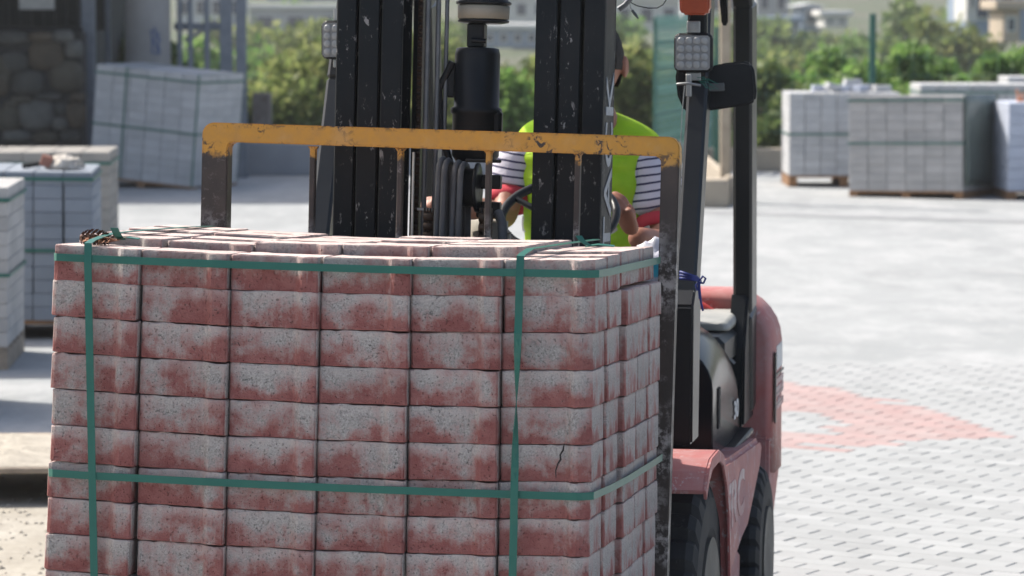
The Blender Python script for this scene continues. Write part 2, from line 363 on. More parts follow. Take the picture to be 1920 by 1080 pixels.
# ------------------------------------------------------------------ the load: stack of red pavers
load = thing('paver_stack', 'strapped stack of weathered red and grey concrete pavers on the forklift forks', 'paver stack', LOAD)
def resample(poly, step):
    out = []
    for i, (x, y) in enumerate(poly):
        x2, y2 = poly[(i+1) % len(poly)]; L = math.hypot(x2-x, y2-y); n = max(1, int(round(L/step)))
        for k in range(n): out.append((x+(x2-x)*k/n, y+(y2-y)*k/n))
    return out
def paver_mesh(kind, seed, h=.0775):
    base = kind.replace('_top', '')
    w = .0992; r = .004
    front = [(-w, -.083), (.046, -.083), (.060, -.0985), (w, -.0985)]
    back = [(w, .083), (-.046, .083), (-.060, .0975), (-w, .0975)]
    if base == 'corner': front = [(-w, -.083), (.046, -.083), (.058, -.0985), (w-.024, -.0985), (w, -.080)]
    if base == 'leftcorner': front = [(-w, -.076), (-w+.007, -.083), (.046, -.083), (.060, -.0985), (w, -.0985)]
    poly = front+back
    # round the sharp corners slightly
    rp = []
    for i in range(len(poly)):
        a = Vector(poly[i-1]); b_ = Vector(poly[i]); c = Vector(poly[(i+1) % len(poly)])
        rp.append(tuple(b_+(a-b_).normalized()*r)); rp.append(tuple(b_+(c-b_).normalized()*r))
    rp = resample(rp, .016)
    n = len(rp); rng = random.Random(seed); off = Vector((rng.random()*50, rng.random()*50, 0)); V = []
    flat_ = .35 if kind.endswith('_top') else 1.0
    for k, (z, s, dz) in enumerate(((0, .984, .0), (.002, .999, .0036), (.03, 1.0, 0), (h-.0028, 1.0, .0030), (h, .986, .0026))):
        for (x, y) in rp:
            q = noise.noise(Vector((x*55, y*55, k*.31))+off); q2 = noise.noise(Vector((x*120, y*120, 9+k))+off)
            V.append((x*s+(q2*.0007), y*(s)+(q2*.0007), z+dz*q*1.6*(flat_ if k > 2 else 1)))
    F = [tuple(range(n))[::-1], tuple(range(4*n, 5*n))]
    for k in range(4):
        for i in range(n): F.append((k*n+i, k*n+(i+1) % n, (k+1)*n+(i+1) % n, (k+1)*n+i))
    me = mesh('paver', V, F); me.materials.append(M_PAVER); return me
PV = {}
for ki, k in enumerate(('mid', 'corner', 'leftcorner', 'mid_top', 'corner_top', 'leftcorner_top')): PV[k] = [paver_mesh(k, ki*20+s) for s in range(6)]
def sag(x): return .005-.011*math.sin(PI*min(max(x, 0), 1.2)/1.2)
rowraise = [0, .017, .020, .021, .022]
for L in range(11):
    for i in range(6):
        for j in range(5):
            if L > 0 and 0 < i < 5 and 0 < j < 4: continue
            kind = 'corner' if (i == 5 and j == 0) else ('leftcorner' if i == 0 and j == 0 else 'mid')
            x = i*.2015+.1+random.uniform(-.0015, .0015); d = j*.2+.1+random.uniform(-.002, .002)
            z = -(L+1)*.08+sag(x)
            if L == 0:
                z += rowraise[j]+(random.uniform(-.004, .004) if j else 0)
                if j == 0: z += -.002
                if i == 5: z -= rowraise[j]*.72
                x += random.uniform(-.002, .002)
            else:
                if i == 5: x += [0, .004, .017, .015, .017][j]+(.002 if L % 2 else 0)
                if i == 0: x += random.uniform(-.004, .004)
                d += random.uniform(-.002, .002) if j == 0 else 0
            if i == 0: x += random.uniform(-.004, .001)
            if i == 0: x -= .0006*L
            o = bpy.data.objects.new('paver', random.choice(PV[kind+('_top' if L == 0 else '')])); COL.objects.link(o); o.parent = load
            o.matrix_local = Matrix.Translation((x, d, z)) @ Matrix.Rotation(random.uniform(-.004, .004), 4, 'Z') @ Matrix.Rotation(-sag(x+.05)*0+math.atan((sag(x-.05)-sag(x+.05))/.1)+random.uniform(-.0025, .0025), 4, 'Y')
ck = MB(); ckp = [(1.149, -.394), (1.147, -.408), (1.141, -.418), (1.142, -.428), (1.136, -.438), (1.132, -.452), (1.133, -.468)]
ck.tube([(x, .0012, z) for x, z in ckp], [.0012, .0022, .0018, .0024, .0018, .0014, .0008], 5); ck.build('crack', pmat('dark crack', (.02, .018, .018), (.03, .025, .024), 30, .95, bstr=0), load)
# pallet under the stack
def wooden_pallet(parent, w, dpt, z0, m, x0=0, y0=0, h=.12):
    b = MB(); t = .022
    for k in range(5):
        y = y0+(dpt-.1)*k/4; link('board', MB().box((x0, y, z0-t), (x0+w, y+.1, z0), .003).me('board'), m, parent)
    for k in range(3):
        x = x0+(w-.09)*k/2; link('bearer', MB().box((x, y0, z0-h), (x+.09, y0+dpt, z0-t-.0005), .004).me('bearer'), m, parent)
wooden_pallet(load, 1.22, 1.0, -.885, M_WOOD)

# straps
def ribbon(pts, widths, t=.0009):
    """pts: centre points; widths: vector across the band at each point"""
    V = []; F = []; n = len(pts)
    for i in range(n):
        p = Vector(pts[i]); w = Vector(widths[i] if isinstance(widths, list) else widths)/2
        tg = (Vector(pts[min(i+1, n-1)])-Vector(pts[max(i-1, 0)])).normalized(); nn = tg.cross(w).normalized()*t
        V += [p-w-nn, p+w-nn, p+w+nn, p-w+nn]
    for i in range(n-1):
        a = i*4; b = a+4
        for k in range(4): F.append((a+k, a+(k+1) % 4, b+(k+1) % 4, b+k))
    F += [(0, 1, 2, 3), ((n-1)*4+3, (n-1)*4+2, (n-1)*4+1, (n-1)*4)]
    m = MB(); m.add(V, F); return m
def strap(pts, widths): return ribbon(pts, widths).build('strap', M_STRAP, load)
wz = Vector((0, 0, .0165)); e = .0125
def hstrap(z0, zc, z1, z2, zl):
    """round the stack: left side, front, chamfer, right side"""
    lx = .0 if z0 > -.2 else -.004
    pts = [(-.0005+lx, 1.0, zl), (-.0005+lx, .5, zl), (.0+lx, .030, z0), (.005+lx, .018, z0), (.013, .006, z0)]
    for k in range(1, 12):
        x = 1.175*k/12; pts.append((x, -.0022, z0+(zc-z0)*k/12-.004*math.sin(PI*k/12)))
    ex = 0 if z0 > -.2 else .017
    pts += [(1.180, -.0022, zc), (1.189, .001, zc), (1.212, .020, zc+.001), (1.214+ex*.5, .20, zc+(z1-zc)*.3), (1.214+ex, .42, z1), (1.216+ex, .75, (z1+z2)/2), (1.216+ex, 1.0, z2)]
    return strap(pts, wz)
hstrap(-.027, -.030, -.028, -.026, -.027)
hstrap(-.502, -.506, -.504, -.503, -.502)
def vstrap(xt, xb, twist, top):
    pts = []; ws = []
    for k in range(23):
        z = .002-(.9)*k/22; x = xt+(xb-xt)*k/22; a = 0
        if twist: a = PI*min(max((k-4)/8., 0), 1)+0
        y = -.0055-(.004 if 3 < k < 14 and twist else 0); pts.append((x, y, z)); ws.append(Vector((math.cos(a), -math.sin(a), 0))*.0168)
    tp = [(xt+dx, y, z) for dx, y, z in top]
    pts = tp[::-1]+[(xt, -.001, .0045+sag(xt)*.4)]+pts[1:]; w0 = Vector((.0168, 0, 0)); ws = [w0]*(len(tp)+1)+ws[1:]
    ws[len(tp)] = w0
    strap(pts, ws)
vstrap(.086, .122, False, [(.001, .03, .012), (.004, .12, .021), (.008, .2, .025), (.012, .4, .027), (.016, .75, .028), (.018, .98, .026)])
vstrap(1.045, 1.045, True, [(.0, .02, .008), (.004, .1, .018), (.01, .25, .019), (.014, .6, .020), (.018, .98, .020)])
def curl(x, y, z, s, dirx, h):
    pts = []
    for k in range(9): a = k/8; pts.append((x+dirx*(.004+s*a**1.6*.55), y-.012*a, z+h*a**.8))
    strap(pts, Vector((.003, .016, .002)))
    strap([(x-.02, y+.01, z+.001), (x+.01, y, z+.003), (x+.04, y-.004, z+.002)], Vector((0, .016, 0)))
strap([(.122, .135, .012), (.118, .125, .018), (.114, .118, .028), (.110, .115, .038)], Vector((.0165, .006, 0)))
strap([(.11, .15, .014), (.135, .14, .017), (.16, .145, .014)], Vector((0, .016, .002)))
strap([(1.14, .42, .018), (1.127, .41, .022), (1.115, .40, .032), (1.108, .40, .042)], Vector((.012, .012, 0)))
strap([(1.12, .43, .018), (1.15, .42, .023), (1.185, .43, .020)], Vector((.0, .016, .003)))

# pine debris on the stack
cone = MB(); cx, cy, cz = .058, .13, .006
for k in range(90):
    a = k*2.39996; u = k/90; ax = -.030+.062*u; r = .0155*math.sin(PI*(.12+.8*u))**.7
    p = Vector((cx+ax, cy+r*math.cos(a), cz+.006+r*math.sin(a))); d = Vector((.5, math.cos(a), math.sin(a))).normalized(); sdv = d.cross(Vector((1, 0, 0))).normalized()*.005
    cone.add([p-sdv, p+sdv, p+sdv*.6+d*.008+Vector((.002, 0, 0)), p-sdv*.6+d*.008], [(0, 1, 2, 3)])
cone.tube([(cx-.03, cy, cz+.006), (cx, cy, cz+.006), (cx+.03, cy, cz+.006)], [.006, .011, .004], 8)
tag(cone.build('pine_cone', pmat('pine cone brown', (.13, .06, .035), (.07, .035, .02), 30, .85), None, LOAD), 'small brown pine cone lying on the left end of the red paver stack', 'pine cone')
lv = MB()
for k in range(46):
    x = .085+random.uniform(-.034, .034); y = .10+random.uniform(-.05, .05); a = random.uniform(0, PI); l = random.uniform(.012, .028); z = .006+random.uniform(0, .012)
    d = Vector((math.cos(a), math.sin(a), random.uniform(-.2, .4)))*l; w = Vector((-math.sin(a), math.cos(a), random.uniform(-.5, .5)))*random.uniform(.0008, .006)
    p = Vector((x, y, z)); lv.add([p-d, p+w, p+d, p-w], [(0, 1, 2), (0, 2, 3)])
o = lv.build('dry_leaves', pmat('dry leaf litter', (.36, .17, .09), (.20, .09, .05), 60, .9), None, LOAD); o['kind'] = 'stuff'
tag(o, 'dry brown leaves and needles beside the pine cone on the red pavers', 'leaves')

# ------------------------------------------------------------------ forklift
fk = thing('forklift', 'red and black forklift truck carrying the stack of red pavers', 'forklift', BODY)
REL = BODY.inverted() @ LOAD       # tilted mast frame inside the forklift's frame
def FB(mb, name, m, bevel=0, seg=2, tilt=False, parent=None): return mb.build(name, m, parent or fk, REL if tilt else None, bevel, seg)
# load backrest
br = MB(); Rr = .03; xo0, xo1, zt, dz = .060, 1.252, .282, .048; wl, wr = .066, .045
def arc(cx_, cz_, r, a0, a1, n=6): return [(cx_+r*math.cos(a0+(a1-a0)*k/n), cz_+r*math.sin(a0+(a1-a0)*k/n)) for k in range(n+1)]
zb = -1.0
poly = [(xo0, zb)]+arc(xo0+Rr, zt-Rr, Rr, PI, PI/2)+arc(xo1-Rr, zt-Rr-.010, Rr, PI/2, 0)+[(xo1-.006, zb), (xo1-wr, zb)]+arc(xo1-wr-.014, zt-dz-.024, .014, 0, PI/2, 3)+arc(xo0+wl+.014, zt-dz-.014, .014, PI/2, PI, 3)+[(xo0+wl, zb)]
br.prism(poly, 1.036, 1.0862, 'Y'); bk = FB(br, 'load_backrest', M_YEL, .003, 2, True)
for x in (.337, .558, .779, 1.0):
    b = MB(); b.box((x-.0065, 1.052, -.9), (x+.0065, 1.078, .2285), .002); b.prism([(x-.013, .2288), (x+.013, .2288), (x+.0066, .221), (x-.0066, .221)], 1.055, 1.075, 'Y'); FB(b, 'backrest_bar', M_YEL, 0, 2, True)
b = MB(); b.box((.1, 1.0865, -.55), (1.2, 1.125, -.42), .006); b.box((.1, 1.0865, -1.0), (1.2, 1.125, -.88), .006); FB(b, 'fork_carriage', M_BLACK, 0, 2, True)
for x in (.3, .9):
    b = MB(); b.prism([(-.02, -1.0), (1.04, -1.006), (1.04, -.5), (1.083, -.5), (1.083, -1.048), (1.0, -1.055), (-.02, -1.018)], x, x+.12, 'X'); FB(b, 'fork', M_BLACK, .004, 2, True)
# mast rails (outer, middle, inner) each a channel with a bevelled edge
def rail(x0, x1, d0, d1, side, zt_=1.6, zb_=-1.25, notch=None, name='mast_rail'):
    b = MB(); t = .016
    if notch is None: b.box((x0, d0, zb_), (x1, d0+t, zt_), .003)
    else: b.box((x0, d0, zb_), (x1, d0+t, notch), .003)
    b.box((x0, d1-t, zb_), (x1, d1, zt_ if notch is None else notch), .003)
    xs = (x1-t, x1) if side > 0 else (x0, x0+t)
    b.box((xs[0], d0+t+.0004, zb_), (xs[1], d1-t-.0004, zt_ if notch is None else notch), .002)
    return FB(b, name, M_MAST, 0, 2, True)
rail(.352, .4035, 1.225, 1.40, -1)
rail(.4115, .4645, 1.215, 1.36, -1)
rail(.4725, .5255, 1.205, 1.33, -1)
rail(.9845, 1.0375, 1.205, 1.395, 1)
rail(.9225, .976, 1.212, 1.36, 1, notch=None)
rail(.863, .9165, 1.205, 1.33, 1)
b = MB()
for z in (-1.1, -.35, 1.5): b.box((.386, 1.405, z), (.99, 1.435, z+.12), .004)
FB(b, 'mast_crossmember', M_BLACK, 0, 2, True)
# chains, rods and hoses between the rails
def chain(x, d, z0, z1, w, m=M_RUST, pitch=.016):
    b = MB(); z = z0
    while z < z1:
        b.lathe([(pitch*.42, -w/2), (pitch*.5, -w/2+.001), (pitch*.5, w/2-.001), (pitch*.42, w/2)], (x, d, z), 'X', 8)
        for s_ in (-1, -.33, .33, 1): b.box((x+s_*w*.42-.0012, d-pitch*.33, z), (x+s_*w*.42+.0012, d+pitch*.33, z+pitch*.9), .0005)
        z += pitch
    return FB(b, 'lift_chain', m, 0, 2, True)
chain(.553, 1.30, -.9, 1.5, .012)
chain(.607, 1.19, -.9, .075, .026, pitch=.024)
chain(.757, 1.16, -.9, .080, .034, pitch=.026)
def rod(x, d, z0, z1, r, m, name='lift_rod'): return FB(MB().tube([(x, d, z0), (x, d, z1)], r, 12), name, m, 0, 2, True)
rod(.577, 1.27, -.9, 1.5, .0068, M_ROD); rod(.600, 1.29, -.9, 1.5, .0065, M_ROD); rod(.620, 1.30, -.2, 1.5, .0055, M_ROD)
rod(.5625, 1.20, -.9, .22, .0035, M_CHROME); rod(.528, 1.18, -.9, .06, .0018, M_CHROME)
FB(MB().box((.527, 1.335, -1.2), (.552, 1.36, 1.5), .002), 'mast_cover', M_BLACK, 0, 2, True)
b = MB().box((.570, 1.22, .074), (.630, 1.228, .081), .001); FB(b, 'chain_anchor', M_ALU, 0, 2, True)
# lift cylinder head with its cap
cxl, cdl = .697, 1.32
b = MB(); b.lathe([(.050, .20), (.060, .215), (.060, .318), (.065, .322), (.065, .334), (.0575, .338), (.0575, .470), (.054, .484), (.046, .487), (.02, .487)], (cxl, cdl, 0), 'Z', 40)
b.box((cxl-.075, cdl-.02, .36), (cxl-.052, cdl+.02, .44), .004); b.box((cxl+.045, cdl-.03, .23), (cxl+.07, cdl+.0, .33), .008); FB(b, 'lift_cylinder', M_BLACK, 0, 2, True)
b = MB(); b.box((cxl-.024, cdl-.028, .487), (cxl+.020, cdl+.02, .548), .004); b.tube([(cxl-.01, cdl-.036, .505), (cxl+.026, cdl-.03, .503)], .006, 8); FB(b, 'cylinder_neck', M_BLACK, 0, 2, True)
b = MB(); b.lathe([(.050, .548), (.064, .551), (.066, .556), (.060, .558)], (cxl+.013, cdl, 0), 'Z', 40); FB(b, 'cap_base', M_BLACK, 0, 2, True)
b = MB(); b.lathe([(.060, .5585), (.065, .560), (.066, .592), (.060, .5945)], (cxl+.013, cdl, 0), 'Z', 40); FB(b, 'cap_band', M_CREAM, 0, 2, True)
b = MB(); b.lathe([(.066, .595), (.070, .597), (.070, .602), (.062, .606), (.058, .64), (.03, .66)], (cxl+.013, cdl, 0), 'Z', 40); FB(b, 'cap_top', M_BLACK, 0, 2, True)
b = MB(); b.tube([(cxl-.05, 1.30, .16), (cxl-.085, 1.30, .27), (cxl-.095, 1.30, .38), (cxl-.06, 1.30, .45)], .010, 8); FB(b, 'bracket_hose', M_BLACK, 0, 2, True)
# hoses looping over their pulley
for k, (xa, dd) in enumerate(((.632, 1.155), (.647, 1.15), (.672, 1.155), (.688, 1.15))):
    top = .205-.004*k; pts = [(xa-.002, dd, -.9), (xa+.002, dd, .05), (xa+.004, dd, top-.03)]+[(xa+.004, dd+.055-.055*math.cos(a), top-.03+.030*math.sin(a)) for a in (.5, 1.0, 1.57, 2.1, 2.7)]+[(xa+.004, dd+.115, top-.06), (xa+.004, dd+.12, -.2)]
    FB(MB().tube(pts, .0078, 10), 'hydraulic_hose', M_HOSE, 0, 2, True)
FB(MB().lathe([(.03, -.026), (.062, -.028), (.062, -.022), (.048, -.018), (.048, .018), (.062, .022), (.062, .028), (.03, .026)], (.700, 1.21, .135), 'X', 28), 'hose_pulley', M_BLACK, 0, 2, True)
for q_ in (((.70, 1.165, .198), (.79, 1.18, .207)), ((.715, 1.25, .132), (.775, 1.28, .168)), ((.715, 1.25, .060), (.775, 1.28, .100))): FB(MB().box(*q_, .003), 'carriage_bar', M_BLACK, 0, 2, True)
b = MB(); b.lathe([(.05, -.6), (.056, -.59), (.056, .022), (.048, .030), (.048, .050), (.03, .054)], (.730, 1.36, 0), 'Z', 32); b.box((.665, 1.33, .018), (.79, 1.35, .024), .002); FB(b, 'tilt_valve_body', M_CREAM, 0, 2, True)
FB(MB().tube([(.800, 1.17, -.5), (.800, 1.17, .0), (.794, 1.18, .05), (.780, 1.2, .075)], .012, 10), 'hydraulic_hose', M_HOSE, 0, 2, True)
# lettering on the mast's side
def text_mesh(name, s, size, m, mw, parent, squash=1.0, extrude=.0008, offset=0):
    cu = bpy.data.curves.new(name, 'FONT'); cu.body = s; cu.size = size; cu.extrude = extrude; cu.align_x = 'LEFT'; cu.offset = offset
    tmp = bpy.data.objects.new('tmp', cu); COL.objects.link(tmp); dg = bpy.context.evaluated_depsgraph_get()
    me = bpy.data.meshes.new_from_object(tmp.evaluated_get(dg)); bpy.data.objects.remove(tmp); me.materials.clear(); me.materials.append(m)
    for v in me.vertices: v.co.x *= squash
    return link(name, me, None, parent, mw)
# plane of text: local X -> up (+z), local Y -> towards the front (-d) on the right side face
TM = Matrix(((0, 0, 1, 1.0392), (0, -1, 0, 1.362), (1, 0, 0, -.035), (0, 0, 0, 1)))
text_mesh('mast_lettering', 'TACK', .172, pmat('grey white lettering', (.40, .42, .44), (.30, .32, .34), 60, .6, bstr=0), REL @ TM, fk, 1.02, offset=.002)
# front wheels
def wheel(x0, x1, d, z, R, rr, out, name):
    w = x1-x0; root = None; b = MB(); n = 96
    prof = [(rr, .01), (rr+.03, .0), (R-.05, .002), (R-.018, .012), (R-.003, .030), (R, w*.45), (R, w*.55), (R-.003, w-.030), (R-.018, w-.012), (R-.05, w-.002), (rr+.03, w), (rr, w-.01)]
    def mod(i, k):
        if i in (3, 4, 7, 8): return -.020 if (k % 4) == 0 else 0
        if i in (5, 6): return -.016 if (k % 4) == 0 else 0
        return 0
    b.lathe([(r, h) for r, h in prof], (x0, d, z), 'X', n, True, mod); b.sm = [False if (i < n*11) else s_ for i, s_ in enumerate(b.sm)]
    ty = FB(b, name, M_RUBBER)
    c = MB(); xo = x1 if out > 0 else x0; s_ = out
    c.lathe([(rr+.006, s_*.004), (rr+.004, -s_*.012), (rr-.02, -s_*.02), (rr-.035, -s_*.07), (.09, -s_*.075), (.085, -s_*.03), (.06, -s_*.02), (.02, -s_*.02)], (xo, d, z), 'X', 40); rm = FB(c, 'wheel_rim', M_RIM)
    for k in range(6):
        a = k*PI/3; FB(MB().lathe([(.012, -.01), (.012, .014), (.006, .018)], (xo-s_*.073, d+.12*math.cos(a), z+.12*math.sin(a)), 'X', 6), 'wheel_nut', M_RIM, parent=rm)
    rm.parent = ty; return ty
wheel(1.055, 1.28, 1.52, .362, .358, .20, 1, 'front_wheel'); wheel(.10, .325, 1.52, .362, .358, .20, -1, 'front_wheel')
wheel(1.10, 1.272, 3.10, .275, .272, .14, 1, 'rear_wheel'); wheel(.108, .28, 3.10, .275, .272, .14, -1, 'rear_wheel')
# front fenders
fp = [(1.20, .735), (1.26, .775), (1.34, .798), (1.50, .800), (1.60, .775), (1.70, .70), (1.76, .60), (1.785, .46), (1.785, .30)]
for (xa, xb, s_) in ((1.00, 1.298, 1), (.082, .38, -1)):
    b = MB(); n = len(fp)
    def off(i, t):
        a = Vector(fp[max(i-1, 0)]); c = Vector(fp[min(i+1, n-1)]); d_ = (c-a).normalized(); return Vector(fp[i])+Vector((d_.y, -d_.x))*t
    op = [tuple(q) for q in fp]; ip = [tuple(off(i, .012)) for i in range(n)]
    b.prism(op+ip[::-1], xa, xb, 'X')
    xl = xb if s_ > 0 else xa-.008; lip = [tuple(off(i, .03)) for i in range(n)]; b.prism(op+lip[::-1], xl, xl+.008, 'X'); FB(b, 'front_fender', M_RED, .002)
# chassis, floor, side frames, step and dash
b = MB(); b.box((.36, 1.5, .22), (1.02, 3.2, .62), .02); FB(b, 'chassis', M_BLACK, 0)
b = MB(); b.box((.30, 1.62, .62), (1.10, 2.25, .645), .004); FB(b, 'floor_plate', M_BLACK)
for (xa, xb) in ((1.10, 1.262), (.118, .28)):
    b = MB(); b.prism([(1.80, .715), (2.15, .690), (2.95, .648), (3.02, .62), (2.96, .56), (2.62, .43), (2.45, .415), (1.82, .30)], xa, xb); FB(b, 'side_frame', M_RED, .012, 3)
    b = MB(); b.prism([(1.85, .40), (2.50, .40), (2.62, .36), (2.60, .16), (1.85, .16)], xa+.01, xb-.022 if xb > 1 else xb-.01); FB(b, 'step', M_RED, .015, 3)
    b = MB(); b.box((xa, 2.15, .650), (xb-.030, 3.05, .668), .005); FB(b, 'frame_ledge', M_BLACK)
text_mesh('frame_lettering', 'FRC', .17, M_DECAL, Matrix(((0, 0, 1, 1.2628), (1, 0, 0, 2.03), (0, 1, 0, .50), (0, 0, 0, 1))), fk, 1.6, offset=.006)
b = MB(); b.prism([(1.60, .62), (1.60, 1.16), (1.70, 1.24), (1.92, 1.20), (1.98, .95), (1.85, .62)], .30, 1.06); FB(b, 'dashboard', M_BLACK, .015, 3)
b = MB(); b.box((.72, 1.78, 1.235), (.90, 1.92, 1.27), .01); FB(b, 'instrument_box', M_DUSTY)
# engine cover: lofted rounded sections
def loft(secs, x0, x1, name, m):
    """secs: (d, ztop, zbot, inset, radius)"""
    V = []; F = []; n = 0
    for (d, ztp, zbt, ins, r) in secs:
        ring = [(x1-ins, zbt)]+arc(x1-ins-r, ztp-r, r, 0, PI/2, 7)+arc(x0+ins+r, ztp-r, r, PI/2, PI, 7)+[(x0+ins, zbt)]
        n = len(ring); V += [(x, d, z) for x, z in ring]
    for k in range(len(secs)-1):
        for i in range(n): F.append((k*n+i, k*n+(i+1) % n, (k+1)*n+(i+1) % n, (k+1)*n+i))
    F += [tuple(range(n)), tuple(range((len(secs)-1)*n, len(secs)*n))[::-1]]
    b = MB(); b.add(V, F, True); o = FB(b, name, m, 0); o.data.polygons.foreach_set('use_smooth', [True]*len(o.data.polygons))
    e_ = o.modifiers.new('w', 'WEIGHTED_NORMAL'); e_.keep_sharp = True
    return o
loft([(2.255, .985, .66, .004, .12), (2.26, .995, .66, .0, .13), (2.42, 1.03, .66, .0, .14), (2.62, 1.03, .66, .0, .15), (2.80, .99, .66, .002, .15), (2.95, .92, .66, .006, .13), (3.05, .83, .66, .012, .10), (3.11, .73, .66, .02, .04)], .165, 1.20, 'engine_cover', M_HOOD)
b = MB(); b.prism(arc(2.375, .80, .035, 0, 2*PI, 1)[:0]+[(2.37, .745), (2.42, .745), (2.42, .86), (2.37, .86)], 1.199, 1.2035); FB(b, 'cover_handle_recess', pmat('matt black', (.004, .004, .005), (.006, .006, .006), 5, .8, bstr=0), .001)
text_mesh('capacity_number', '30', .072, M_WHITE, Matrix(((0, 0, 1, 1.2012), (1, 0, 0, 2.79), (0, 1, 0, .722), (0, 0, 0, 1))), fk, 1.7, offset=.002)
# seat
b = MB(); b.box((.60, 2.55, 1.0), (1.02, 2.98, 1.08), .03); FB(b, 'seat', M_BLACK)
b = MB(); b.box((.62, 2.92, 1.08), (1.00, 3.02, 1.47), .03); FB(b, 'seat_backrest', M_BLACK)
b = MB(); b.box((.30, 2.80, .86), (1.17, 3.30, .962), .02); b.prism([(1.02, .955), (1.10, .955), (1.185, .87), (1.13, .86)], 2.93, 2.985, 'Y'); FB(b, 'rear_cover', M_BLACK)
loft([(2.96, .985, .966, .02, .015), (2.98, .992, .966, .0, .02), (3.2, 1.0, .966, .0, .02), (3.34, .998, .966, .0, .02)], .33, 1.165, 'radiator_cover', M_DUSTY)
# counterweight
loft([(3.36, 1.02, .50, .03, .14), (3.38, 1.045, .49, .008, .16), (3.42, 1.055, .48, .0, .17), (3.62, 1.045, .475, .0, .165), (3.78, 1.00, .475, .02, .15), (3.86, .93, .50, .06, .14), (3.88, .85, .55, .10, .12)], .12, 1.262, 'counterweight', M_RED)
b = MB(); b.prism([(3.34, .30), (3.34, .60), (3.70, .60), (3.74, .50), (3.45, .30)], .13, 1.25); FB(b, 'counterweight_foot', M_RED, .01)
FB(MB().tube([(.25, 3.345, .88), (.30, 3.335, .955), (.42, 3.33, 1.01), (.69, 3.33, 1.035), (.92, 3.33, 1.03), (1.04, 3.33, 1.005), (1.12, 3.335, .955), (1.16, 3.34, .90)], .016, 10), 'hood_rim', M_REDB)
b = MB(); b.box((1.2622, 3.44, .80), (1.2640, 3.62, .875), 0); FB(b, 'warning_sticker', M_WHITE)
b = MB()
for z0, z1 in ((.755, .772), (.715, .745), (.675, .70)): b.box((1.2622, 3.42, z0), (1.2640, 3.66, z1), 0)
b.bar((1.2635, 3.45, .68), (1.2635, 3.64, .75), .014, .002, up=(1, 0, 0), ch=0); FB(b, 'warning_sticker', M_DECAL)
b = MB(); b.box((1.2622, 3.435, .725), (1.2646, 3.645, .729), 0); b.box((1.2622, 3.435, .69), (1.2646, 3.645, .694), 0); b.box((1.2622, 3.42, .78), (1.2646, 3.66, .789), 0); FB(b, 'sticker_print', M_BLACK)
FB(MB().box((1.262, 3.385, .64), (1.266, 3.41, .86), .001), 'side_slot', M_BLACK)
# overhead guard
def pillar(pts, w, h, name, parent=None):
    b = MB()
    for p, q in zip(pts[:-1], pts[1:]): b.bar(p, q, w, h, up=(0, 1, 0), ch=.008)
    return FB(b, name, M_PILLAR, parent=parent)
for xs in ((1.190, 1.165), (.19, .215)):
    sx = 1 if xs[0] > .7 else -1
    pillar([(xs[0], 1.66, .80), (xs[0], 1.70, 1.10), (xs[0]-sx*.003, 2.02, 1.72), (xs[0]-sx*.01, 2.17, 2.02), (xs[0]-sx*.03, 2.26, 2.10)], .056, .09, 'front_pillar')
    b = MB(); xa = xs[0]; b.prism([(1.585, .80), (1.60, 1.16), (1.645, 1.20), (1.76, 1.16), (1.72, .80)], xa-.055 if sx > 0 else xa-.035, xa+.034 if sx > 0 else xa+.055); FB(b, 'pillar_foot', M_PILLAR, .006)
    pillar([(xs[0]-sx*.012, 3.36, .70), (xs[0]-sx*.012, 3.30, 1.0), (xs[0]-sx*.008, 3.215, 1.94), (xs[0]-sx*.02, 3.17, 2.10)], .058, .15, 'rear_pillar')
    b = MB(); b.prism([(3.10, .66), (3.12, .90), (3.22, 1.06), (3.38, 1.06), (3.40, .66)], xa-.045, xa+.008 if sx > 0 else xa+.045); FB(b, 'pillar_bracket', M_BLACK, .008)
b = MB()
for k in range(8): b.bar((.22, 2.28+k*.125, 2.13), (1.16, 2.28+k*.125, 2.13), .03, .03)
b.bar((.20, 2.2, 2.13), (.20, 3.25, 2.13), .05, .05); b.bar((1.18, 2.2, 2.13), (1.18, 3.25, 2.13), .05, .05); FB(b, 'guard_roof', M_BLACK)
b = MB(); b.prism([(3.15, 1.87), (3.15, 2.1), (2.98, 2.1)], 1.118, 1.138); FB(b, 'roof_gusset', M_BLACK, .004)
